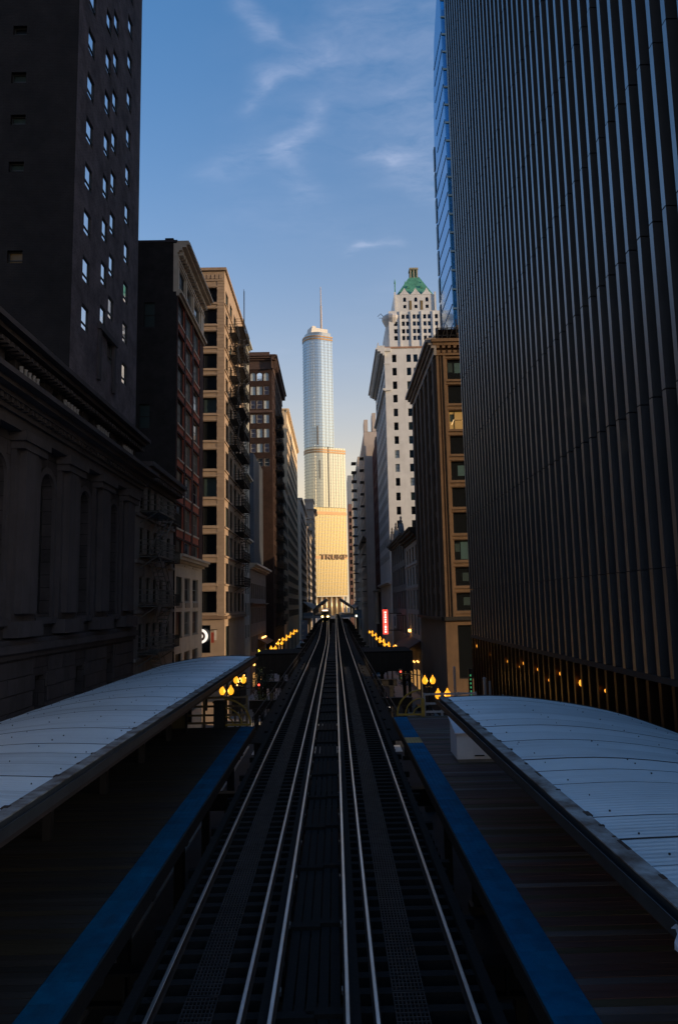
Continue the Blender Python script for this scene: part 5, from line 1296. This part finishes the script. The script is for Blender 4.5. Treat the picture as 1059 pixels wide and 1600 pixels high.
# ================================================================== FAR STATION, TRAIN
ws = pm('station_white', (.55, .56, .58), (.46, .47, .49), rough=.5)
dkc = pm('station_dark', (.34, .35, .38), (.28, .29, .32), rough=.5)
for sgn, xv, lab in ((-1, -9.0, 'far left station canopy of white ribs folded like a wing'), (1, 9.0, 'far right station canopy of white ribs folded like a wing')):
    xin, xou = sgn * 2.6, sgn * 12.6
    if sgn < 0: xin, xv, xou = -3.3, -8.6, -12.3
    else: xin, xv, xou = 2.2, 7.9, 11.4
    t = thing('station_canopy', lab, 'canopy', (xv, 300, 8.0), 'winged canopies of the far station')
    b = MB()
    for k in range(20):
        y = 285 + 5 * k
        b.bar((xin, y, 15.6), (xv, y, 11.6), .22, .3); b.bar((xv, y, 11.6), (xou, y, 14.4), .22, .3)
    b.build('rib', ws, t, kind='stuff')
    b = MB(); b.quad((xin, 285, 15.5), (xv, 285, 11.5), (xv, 385, 11.5), (xin, 385, 15.5)); b.quad((xin, 285, 15.3), (xv, 285, 11.3), (xv, 385, 11.3), (xin, 385, 15.3)); b.quad((xin, 285, 15.5), (xv, 285, 11.5), (xv, 285, 11.3), (xin, 285, 15.3)); b.build('inner_roof', dkc, t)
    b = MB(); b.prism([(xv, 285, 11.45), (xou, 285, 14.3), (xou, 285, 14.42), (xv, 285, 11.6)], [(xv, 385, 11.45), (xou, 385, 14.3), (xou, 385, 14.42), (xv, 385, 11.6)]); b.build('outer_roof', pm('canopy_glass', (.35, .36, .36), rough=.3), t)
    for k in range(9): b = MB(); b.bar((xv, 287 + 12 * k, 8.0), (xv, 287 + 12 * k, 11.4), .3); b.build('post', ws, t)
    b = MB(); b.box(min(xin, xou) , max(xin, xou), 284, 390, 8.0, 8.9); b.build('deck', dkc, t)
    b = MB(); b.box(min(xv, xou), max(xv, xou), 283.9, 284, 8.95, 10.2); b.build('end_panel', pm('panel_blue_grey', (.16, .22, .28), rough=.4), t)
    b = MB(); b.bar((xv + sgn * 1.5, 284.5, 10.0), (xv + sgn * 1.9, 284.5, 10.0), .35); b.build('platform_light', lamp_white, t)
for i, (x, y, z, lab) in enumerate(((6.6, 214, 9.7, 'blue station hoarding panel right of the far tracks'),)):
    t = thing('station_hoarding', lab, 'hoarding', (x, y, 6)); MB().box(5.6, 7.8, 214, 214.15, 9.0, 11.4).build('panel', pm('hoarding_blue', (.14, .23, .31), (.11, .19, .26), rough=.5), t); MB().box(5.8, 5.95, 214.15, 214.3, 5.5, 9.0).build('post', steel_dark, t); MB().box(7.45, 7.6, 214.15, 214.3, 5.5, 9.0).build('post', steel_dark, t)
    MB().box(6.0, 6.45, 213.9, 213.99, 9.4, 9.9).build('light', lamp_white, t)
t = thing('hoarding_banner', 'tall pale blue-grey hoarding with small print and a pink foot, left of the far tracks', 'banner', (-8.4, 200, 3))
MB().box(-9.3, -7.5, 200, 200.2, 3.4, 9.0).build('panel', pm('hoarding_pale', (.22, .28, .36), (.17, .22, .29), scale=.6, rough=.6), t)
MB().box(-9.32, -7.48, 199.97, 200.0, 3.3, 3.9).build('pink_foot', pm('hoarding_pink', (.36, .20, .23), rough=.6), t)
for z, w in ((8.3, .7), (7.9, .5), (6.2, .8), (5.8, .6), (4.8, .5)): MB().box(-9.1, -9.1 + w, 199.95, 199.99, z, z + .25).build('print', frame_white, t)
for x in (-9.2, -7.6): MB().box(x - .08, x + .08, 200.2, 200.36, 0, 8.8).build('post', steel_dark, t)
# train coming towards us on the left track
ty = 246; tzz = tz(ty); txc = -2.36 + dxl(ty, -1)
t = thing('elevated_train', 'silver elevated train with glowing headlights on the left track far away', 'train', (txc, ty, tzz))
silver = pm('train_silver', (.50, .48, .46), (.42, .40, .38), rough=.35, metal=.8)
pts = [(-1.42, .9), (1.42, .9), (1.45, 2.6), (1.36, 3.3), (.9, 3.75), (0, 3.9), (-.9, 3.75), (-1.36, 3.3), (-1.45, 2.6)]
for c in range(3):
    y0 = ty + c * 14.9; b = MB(); b.prism([(txc + x, y0, tz(y0) + z) for x, z in pts], [(txc + x, y0 + 14.5, tz(y0 + 14) + z) for x, z in pts]); b.build('car_body', silver, t)
    b = MB(); b.box(txc - 1.1, txc + 1.1, y0 + 1, y0 + 13.5, tzz + .1, tzz + .9); b.build('underframe', steel_dark, t)
MB().box(txc - 1.2, txc - .42, ty - .04, ty, tzz + 2.0, tzz + 3.1).build('windscreen', g_dark, t); MB().box(txc + .42, txc + 1.2, ty - .04, ty, tzz + 2.0, tzz + 3.1).build('windscreen', g_dark, t)
MB().box(txc - .36, txc + .36, ty - .05, ty, tzz + 1.0, tzz + 3.1).build('end_door', frame_dark, t)
MB().box(txc - .9, txc + .9, ty - .06, ty, tzz + 3.25, tzz + 3.55).build('destination_sign', emit('dest_sign', (1, .72, .5), 1.2), t)
hl = emit('headlight', (1.0, .62, .18), 9)
for dx in (-.95, .95): b = MB(); b.lathe((txc + dx, ty - .05, tzz + 1.35), [(.0, -.2), (.2, -.1), (.24, 0), (.2, .1), (0, .2)], 10); b.build('headlight', hl, t)
MB().box(txc - 1.3, txc + 1.3, ty - .3, ty + .1, tzz + .35, tzz + .85).build('coupler_beam', steel_dark, t)

# ================================================================== STREET LAMPS
iron = pm('lamp_iron', (.012, .014, .013), (.02, .02, .019), scale=4, rough=.5)
def lamp(x, y, lab, first=[None], rz=0.0):
    if first[0] is None:
        t = thing('street_lamp', lab, 'street lamp', (x, y, .13), 'lit double-globe street lamps along the avenue', rz)
        b = MB(); b.lathe((0, 0, 0), [(.28, 0), (.28, .2), (.2, .35), (.17, .9), (.11, 1.1), (.085, 3.5), (.07, 5.8), (.10, 5.9), (.07, 6.0)], 10); b.build('post', iron, t, local=True, smooth=True)
        b = MB(); b.tube([(-.33, 0, 6.12), (-.30, 0, 5.95), (-.15, 0, 5.86), (0, 0, 5.98), (.15, 0, 5.86), (.30, 0, 5.95), (.33, 0, 6.12)], .035, 6); b.build('arm', iron, t, local=True)
        for sx_ in (-.33, .33):
            b = MB(); b.lathe((sx_, 0, 6.12), [(.06, 0), (.10, .05), (.19, .16), (.235, .32), (.20, .47), (.11, .60), (.06, .68), (.045, .76), (.01, .82)], 14); b.build('globe', lamp_glow, t, local=True, smooth=True)
            b = MB(); b.lathe((sx_, 0, 6.90), [(.05, 0), (.06, .03), (.03, .09), (.045, .13), (.005, .24)], 8); b.build('finial', iron, t, local=True)
            b = MB(); b.lathe((sx_, 0, 6.05), [(.04, 0), (.09, .03), (.115, .10), (.10, .13)], 10); b.build('collar', iron, t, local=True)
        ld = bpy.data.lights.new('lamp_light', 'POINT'); ld.energy = 11; ld.color = (1.0, .55, .14); ld.shadow_soft_size = .2
        lo_ = bpy.data.objects.new('lamp_light', ld); COL.objects.link(lo_); lo_.parent = t; lo_.location = (0, -.05, 6.45)
        first[0] = t; return t
    return copy_thing(first[0], (x, y, .13), lab, rz)
lamp(-8.45, 57.0, 'nearest left street lamp, two glowing globes just above the left platform end')
lamp(-8.50, 65.2, 'second left street lamp, two glowing globes beside the black viaduct column')
for i, (x, y) in enumerate(((-9.5, 112), (-9.6, 127), (-9.8, 141), (-9.9, 154), (-10.0, 170), (-10.1, 186))):
    lamp(x, y, ['nearest lamp of the far left row, closest to the purple neon sign', 'second lamp of the far left row past the neon sign', 'third lamp of the far left row', 'fourth lamp of the far left row', 'fifth lamp of the far left row', 'farthest lamp of the left row beside the pale hoarding'][i], rz=random.uniform(-.1, .1))
lamp(7.46, 52.0, 'nearest right street lamp, two glowing globes by the canopy corner')
lamp(7.7, 61.5, 'second right street lamp, two glowing globes above the crossing')
for i, (x, y) in enumerate(((8.15, 107), (8.1, 116.5), (8.0, 127), (8.0, 137), (8.1, 153), (8.2, 169))):
    lamp(x, y, ['nearest lamp of the far right row, in front of the tall-windowed stone building', 'second lamp of the far right row', 'third lamp of the far right row, below the red sign', 'fourth lamp of the far right row', 'fifth lamp of the far right row', 'farthest lamp of the far right row'][i], rz=random.uniform(-.1, .1))

# ================================================================== SIGNS
t = thing('red_blade_sign', 'tall red vertical blade sign with small white lettering on the right side', 'sign', (8.9, 128, 6))
MB().box(8.35, 9.25, 128, 128.4, 7.7, 12.0).build('panel', emit('sign_red', (.9, .07, .045), .38, (.5, .03, .02)), t)
wl = emit('sign_letter', (1.0, .72, .62), .55)
for k, wd in enumerate((.34, .26, .34, .3, .34, .2, .34, .3, .34)): MB().box(8.80 - wd / 2, 8.80 + wd / 2, 127.93, 127.99, 11.35 - k * .42, 11.35 - k * .42 + (.28 if k != 5 else .1)).build('letter', wl, t)
MB().box(8.5, 9.1, 127.98, 128.3, 12.0, 12.3).build('cap', pm('sign_blue', (.08, .12, .2), rough=.5), t); MB().box(9.25, RX + 1, 128.1, 128.3, 11.2, 11.35).build('bracket', steel_dark, t); MB().box(9.25, RX + 1, 128.1, 128.3, 8.3, 8.45).build('bracket', steel_dark, t)
t = thing('pale_blade_sign', 'small pale blue vertical blade sign right of the red one', 'sign', (10.2, 122, 9))
MB().box(9.65, 10.25, 122, 122.2, 8.9, 11.3).build('panel', pm('sign_pale', (.30, .36, .45), (.25, .31, .4), scale=2, rough=.5), t); MB().box(9.85, 10.05, 121.95, 121.99, 9.3, 10.9).build('print', pm('sign_print', (.06, .09, .16), rough=.5), t); MB().box(10.25, RX + 1, 122.05, 122.15, 11.0, 11.1).build('bracket', steel_dark, t)
# purple neon sign with two yellow arrows, and an amber awning
t = thing('neon_sign', 'small purple neon triangle with two yellow lights by the left pavement', 'sign', (-11, 110, 4))
pn_ = emit('neon_purple', (.75, .38, .75), .5); yn = emit('neon_yellow', (.9, .72, .05), .6)
b = MB(); b.prism([(-11.4, 108, 5.2), (-10.75, 108, 5.2), (-11.08, 108, 5.95)], [(-11.4, 108.1, 5.2), (-10.75, 108.1, 5.2), (-11.08, 108.1, 5.95)]); b.build('triangle', pn_, t); MB().box(-11.55, -10.6, 108, 108.1, 4.85, 5.05).build('bar', pn_, t)
for x, s_ in ((-11.2, 1), (-10.35, -1)):
    b = MB(); b.prism([(x - .15 * s_, 108, 6.1), (x - .15 * s_, 108, 6.75), (x + .2 * s_, 108, 6.42)], [(x - .15 * s_, 108.1, 6.1), (x - .15 * s_, 108.1, 6.75), (x + .2 * s_, 108.1, 6.42)]); b.build('arrow', yn, t)
MB().box(-11.6, -11.5, 108.1, 108.2, .14, 6.9).build('post', steel_dark, t)
t = thing('lit_awning', 'small amber-lit awning on the low shop building', 'awning', (LX, 124, 6.5))
b = MB(); b.prism([E_.P(118, 7.6, .02), E_.P(130, 7.6, .02), E_.P(130, 7.8, .02), E_.P(118, 7.8, .02)], [E_.P(118, 6.9, 1.5), E_.P(130, 6.9, 1.5), E_.P(130, 7.05, 1.5), E_.P(118, 7.05, 1.5)]); b.build('canvas', pm('awning_rust', (.16, .07, .03), (.12, .05, .025), rough=.8), t)
for k in range(4): b = MB(); E_.box(b, 121 + k * 1.8, 121.3 + k * 1.8, 7.75, 7.95, .35, .6); b.build('lamp', emit('awning_lamp', (1, .42, .1), 1.5), t)
t = thing('corner_cafe_front', 'dim café front with small amber lamps on the tan building by the pavement', 'shopfront', (LX + .2, 90, 1))
MB().box(LX + .03, LX + .35, 88.5, 100, .14, 4.2).build('frame', steel_dark, t)
for k in range(7): b = MB(); b.lathe((LX + .5, 89.5 + k * 1.4, 3.6 + .25 * (k % 3)), [(.01, -.1), (.07, -.04), (.07, .04), (.01, .1)], 8); b.build('lamp', emit('cafe_lamp', (1, .45, .12), 1.6), t)
t = thing('green_neon_sign', 'thin vertical green neon sign among pale posts near the finned tower corner', 'sign', (10.4, 56.7, 5))
MB().box(10.15, 10.45, 56.6, 56.8, 5.6, 7.9).build('panel', steel_dark, t)
for k in range(6): MB().box(10.25, 10.34, 56.55, 56.6, 5.85 + k * .3, 5.98 + k * .3).build('letter', emit('neon_green', (.10, .60, .25), .10), t)
MB().box(10.25, 10.35, 56.8, 56.9, .14, 7.8).build('post', steel_dark, t)
pp = pm('pole_pale', (.36, .34, .34), (.28, .26, .26), rough=.5)
for i, (x, y, h, lab) in enumerate(((10.0, 62.4, 7.5, 'tall pale flagpole left of the green neon sign'), (10.15, 50.6, 7.75, 'pair of pale steel poles right of the green neon sign'), (10.2, 45.4, 7.2, 'short pale pole tip just above the right canopy'), (10.2, 36.2, 7.2, 'rightmost short pale pole tip above the right canopy'))):
    t = thing('pale_pole', lab, 'pole', (x, y, .13), 'pale poles along the right pavement')
    b = MB(); b.tube([(x, y, .13), (x, y, h)], .11, 8)
    if i == 1: b.tube([(x + .35, y, .13), (x + .35, y, h - .15)], .08, 8)
    b.build('shaft', pp, t); b = MB(); b.lathe((x, y, h), [(.13, 0), (.13, .05), (.02, .12)], 8); b.build('cap', pp, t)
# traffic signals at the crossing
def signal(x, y, lab, lit):
    t = thing('traffic_light', lab, 'traffic light', (x, y, .13), 'traffic lights at the crossing')
    b = MB(); b.tube([(x, y, .13), (x, y, 5.6)], .08, 8); b.tube([(x, y, 5.4), (x + (2.2 if x < 0 else -2.2), y, 5.7)], .05, 8); b.build('pole', iron, t)
    hx = x + (2.2 if x < 0 else -2.2); b = MB(); b.box(hx - .18, hx + .18, y - .15, y + .15, 5.0, 6.1); hd = b.build('head', black_iron, t)
    for k, c in enumerate(((.8, .05, .03), (.8, .5, .05), (.1, .7, .3))):
        b = MB(); b.lathe((hx, y - .16, 5.85 - k * .33), [(0, -.1), (.09, -.05), (.1, .0), (.09, .05), (0, .1)], 8); b.build('lens', emit('lens_lit_%d' % k, c, 1.2) if k == lit else pm('lens_%d' % k, tuple(v * .1 for v in c), rough=.4), hd)
signal(-9.3, 68.0, 'dark traffic light on a mast arm at the left near corner of the crossing', 0)
signal(9.0, 78.0, 'dark traffic light with a mast arm at the right far corner of the crossing', 0)
# hanging dark tree by the left viaduct column, further planting
def tree(x, y, h, lab, seed):
    rnd = random.Random(seed)
    t = thing('street_tree', lab, 'tree', (x, y, .13), 'dark street trees')
    b = MB(); b.tube([(x, y, .13), (x + .05, y, h * .35), (x - .03, y + .05, h * .6), (x, y, h * .85)], [.14, .11, .08, .03], 8)
    for k in range(7):
        a = rnd.uniform(0, 6.28); z = h * rnd.uniform(.35, .65); b.tube([(x, y, z), (x + math.cos(a) * h * .12, y + math.sin(a) * h * .12, z + h * .12), (x + math.cos(a) * h * .2, y + math.sin(a) * h * .2, z + h * .28)], [.05, .035, .015], 6)
    b.build('trunk', wood_dark, t)
    b = MB()
    for k in range(2600):
        cx_, cy_, cz_ = rnd.gauss(0, .5), rnd.gauss(0, .5), rnd.gauss(0, .5)
        l_ = math.sqrt(cx_ ** 2 + cy_ ** 2 + cz_ ** 2)
        if l_ > 1.05 or (math.sin(cx_ * 6 + seed) + math.sin(cy_ * 7) + math.sin(cz_ * 6.3)) < -.55: continue
        px_, py_, pz_ = x + cx_ * h * .24, y + cy_ * h * .24, h * .68 + cz_ * h * .33
        a, e, s_ = rnd.uniform(0, 6.28), rnd.uniform(-1, 1), rnd.uniform(.06, .13)
        d1 = Vector((math.cos(a), math.sin(a), e)).normalized() * s_; d2 = Vector((-math.sin(a), math.cos(a), rnd.uniform(-.6, .6))).normalized() * s_ * .6
        p_ = Vector((px_, py_, pz_)); b.quad(tuple(p_ - d1), tuple(p_ + d2), tuple(p_ + d1), tuple(p_ - d2))
    b.build('crown', pm('leaf_dark', (.035, .055, .022), (.02, .032, .014), scale=3, rough=.7), t)
tree(-7.9, 78.5, 6.6, 'small dark street tree right of the left viaduct column, past the crossing', 3)
tree(-9.6, 98.0, 5.6, 'dark street tree behind the left black platform stub', 5)
tree(9.2, 99.0, 5.2, 'dark street tree in front of the small stone building', 9)

shop_glow = emit('shop_glow', (1.0, .50, .14), .12, (.3, .2, .1)); shop_bulb = emit('shop_bulb', (1.0, .46, .10), .9)
for F, bd, spots in ((E_, lo, ((111, 3.6), (115, 4.2), (121, 3.9), (127, 4.3))), (W_, sh, ((103, 4.2), (108, 3.8), (113, 4.4))), (W_, od, ((123, 4.3), (131, 4.0), (140, 4.4))), (E_, bw, ((153, 4.6), (161, 5.0), (170, 4.6)))):
    for u, z in spots:
        b = MB(); F.box(b, u, u + 2.4, .9, z - .6, .003, .04); b.build('shop_window', shop_glow, bd)
        for k in range(3): b = MB(); F.box(b, u + .3 + k * .8, u + .5 + k * .8, z + .5, z + .68, .05, .22); b.build('shop_lamp', shop_bulb, bd)
# ================================================================== CARS, PEOPLE
tyre = pm('tyre', (.012, .012, .013), rough=.9)
def car(x, y, rz, paint, lab, lights=False):
    t = thing('car', lab, 'car', (x, y, .02), 'cars around the crossing', rz)
    L, Wd = 2.2, .88
    prof = [(-L, .35), (-L, .78), (-L + .12, .88), (-1.25, .95), (-.65, 1.40), (.75, 1.43), (1.35, .98), (L - .1, .86), (L, .7), (L, .35)]
    b = MB(); b.prism([(-Wd, y_, z) for y_, z in prof[:3] + [(-1.25, .95), (1.35, .98)] + prof[7:]], [(Wd, y_, z) for y_, z in prof[:3] + [(-1.25, .95), (1.35, .98)] + prof[7:]]); b.build('body', paint, t, local=True)
    b = MB(); b.prism([(-Wd * .86, -.62, 1.40), (-Wd * .86, .72, 1.43), (-Wd * .98, 1.35, .97), (-Wd * .98, -1.25, .95)], [(Wd * .86, -.62, 1.40), (Wd * .86, .72, 1.43), (Wd * .98, 1.35, .97), (Wd * .98, -1.25, .95)]); b.build('cabin_glass', g_dark, t, local=True)
    b = MB(); b.box(-Wd * .86, Wd * .86, -.6, .7, 1.42, 1.47); b.build('roof', paint, t, local=True)
    for sx_ in (-1, 1):
        for y_ in (-1.35, 1.35):
            b = MB(); k = 14; b.prism([(sx_ * (Wd - .2), y_ + .32 * math.cos(6.283 * i / k), .32 + .32 * math.sin(6.283 * i / k)) for i in range(k)], [(sx_ * (Wd + .02), y_ + .32 * math.cos(6.283 * i / k), .32 + .32 * math.sin(6.283 * i / k)) for i in range(k)]); b.build('wheel', tyre, t, local=True)
        b = MB(); b.box(sx_ * .62 - .18, sx_ * .62 + .18, -L - .02, -L + .05, .6, .75); b.build('headlight', emit('car_head', (1, .88, .72), 1.5) if lights else frame_pale, t, local=True)
        b = MB(); b.box(sx_ * .62 - .16, sx_ * .62 + .16, L - .05, L + .02, .65, .8); b.build('tail_light', pm('tail_red', (.25, .01, .01), rough=.3), t, local=True)
    b = MB(); b.box(-Wd * .7, Wd * .7, -L - .015, -L + .02, .42, .55); b.build('grille', black_iron, t, local=True)
car(5.9, 91.5, 0, pm('car_silver', (.42, .40, .40), rough=.3, coat=.5), 'silver car with headlights on, facing us on the right carriageway', True)
car(9.3, 72.5, rad(90), pm('car_white', (.62, .62, .62), rough=.3, coat=.5), 'white car crossing behind the yellow quarter-circle guard on the right')
car(7.2, 128, 0, pm('car_blue', (.03, .12, .24), rough=.3, coat=.5), 'blue car far along the right kerb')
car(-6.8, 79.0, rad(-90), pm('car_white', (.62, .62, .62)), 'white car at the crossing left of the tracks')
car(-15.5, 74.5, rad(90), pm('car_white', (.62, .62, .62)), 'white car behind the left end railing in the cross street')
car(9.9, 84.5, 0, pm('car_black', (.015, .015, .017), rough=.3, coat=.5), 'black car parked below the brown terracotta building')
def person(x, y, lab, coat_m, rz=0.0, z0=.135):
    """one continuous figure: skin modifier over a posed skeleton"""
    t = thing('person', lab, 'person', (x, y, z0), None, rz)
    J = {'pel': ((0, 0, .95), .15), 'che': ((0, 0, 1.32), .17), 'nec': ((0, 0, 1.5), .06), 'hea': ((0, -.02, 1.64), .10), 'top': ((0, -.01, 1.74), .07),
         'hl': ((-.1, 0, .88), .11), 'kl': ((-.11, -.12, .5), .075), 'al': ((-.11, -.05, .08), .05), 'tl': ((-.11, -.19, .04), .04),
         'hr': ((.1, 0, .88), .11), 'kr': ((.11, .06, .48), .075), 'ar': ((.11, .22, .12), .05), 'tr': ((.11, .1, .04), .04),
         'sl': ((-.2, 0, 1.42), .07), 'el': ((-.25, .08, 1.13), .05), 'wl': ((-.24, -.04, .9), .035), 'fl': ((-.23, -.08, .8), .03),
         'sr': ((.2, 0, 1.42), .07), 'er': ((.25, -.05, 1.13), .05), 'wr': ((.24, -.15, .92), .035), 'fr': ((.23, -.19, .83), .03)}
    ed = ['pel che', 'che nec', 'nec hea', 'hea top', 'pel hl', 'hl kl', 'kl al', 'al tl', 'pel hr', 'hr kr', 'kr ar', 'ar tr', 'che sl', 'sl el', 'el wl', 'wl fl', 'che sr', 'sr er', 'er wr', 'wr fr']
    ks = list(J); me = bpy.data.meshes.new('body'); me.from_pydata([J[k][0] for k in ks], [tuple(ks.index(q_) for q_ in e.split()) for e in ed], [])
    o = bpy.data.objects.new('body', me); COL.objects.link(o); o.parent = t
    md = o.modifiers.new('skin', 'SKIN'); me.skin_vertices.new() if not me.skin_vertices else None
    for i, k in enumerate(ks): me.skin_vertices[0].data[i].radius = (J[k][1], J[k][1])
    me.skin_vertices[0].data[0].use_root = True
    o.modifiers.new('sub', 'SUBSURF').levels = 1
    me.materials.append(coat_m)
    b = MB(); b.lathe((0, 0, 1.60), [(.02, -.01), (.095, .02), (.115, .09), (.09, .16), (.02, .19)], 10); b.build('hair', pm('hair_dark', (.015, .012, .01), rough=.8), t, local=True, smooth=True)
person(-10.6, 83.5, 'person in dark clothes walking on the left pavement past the crossing', pm('coat_dark', (.02, .02, .024), rough=.9), .4)
person(9.9, 79.5, 'person in a grey coat on the right pavement past the crossing', pm('coat_grey', (.10, .10, .11), rough=.9), -.5)
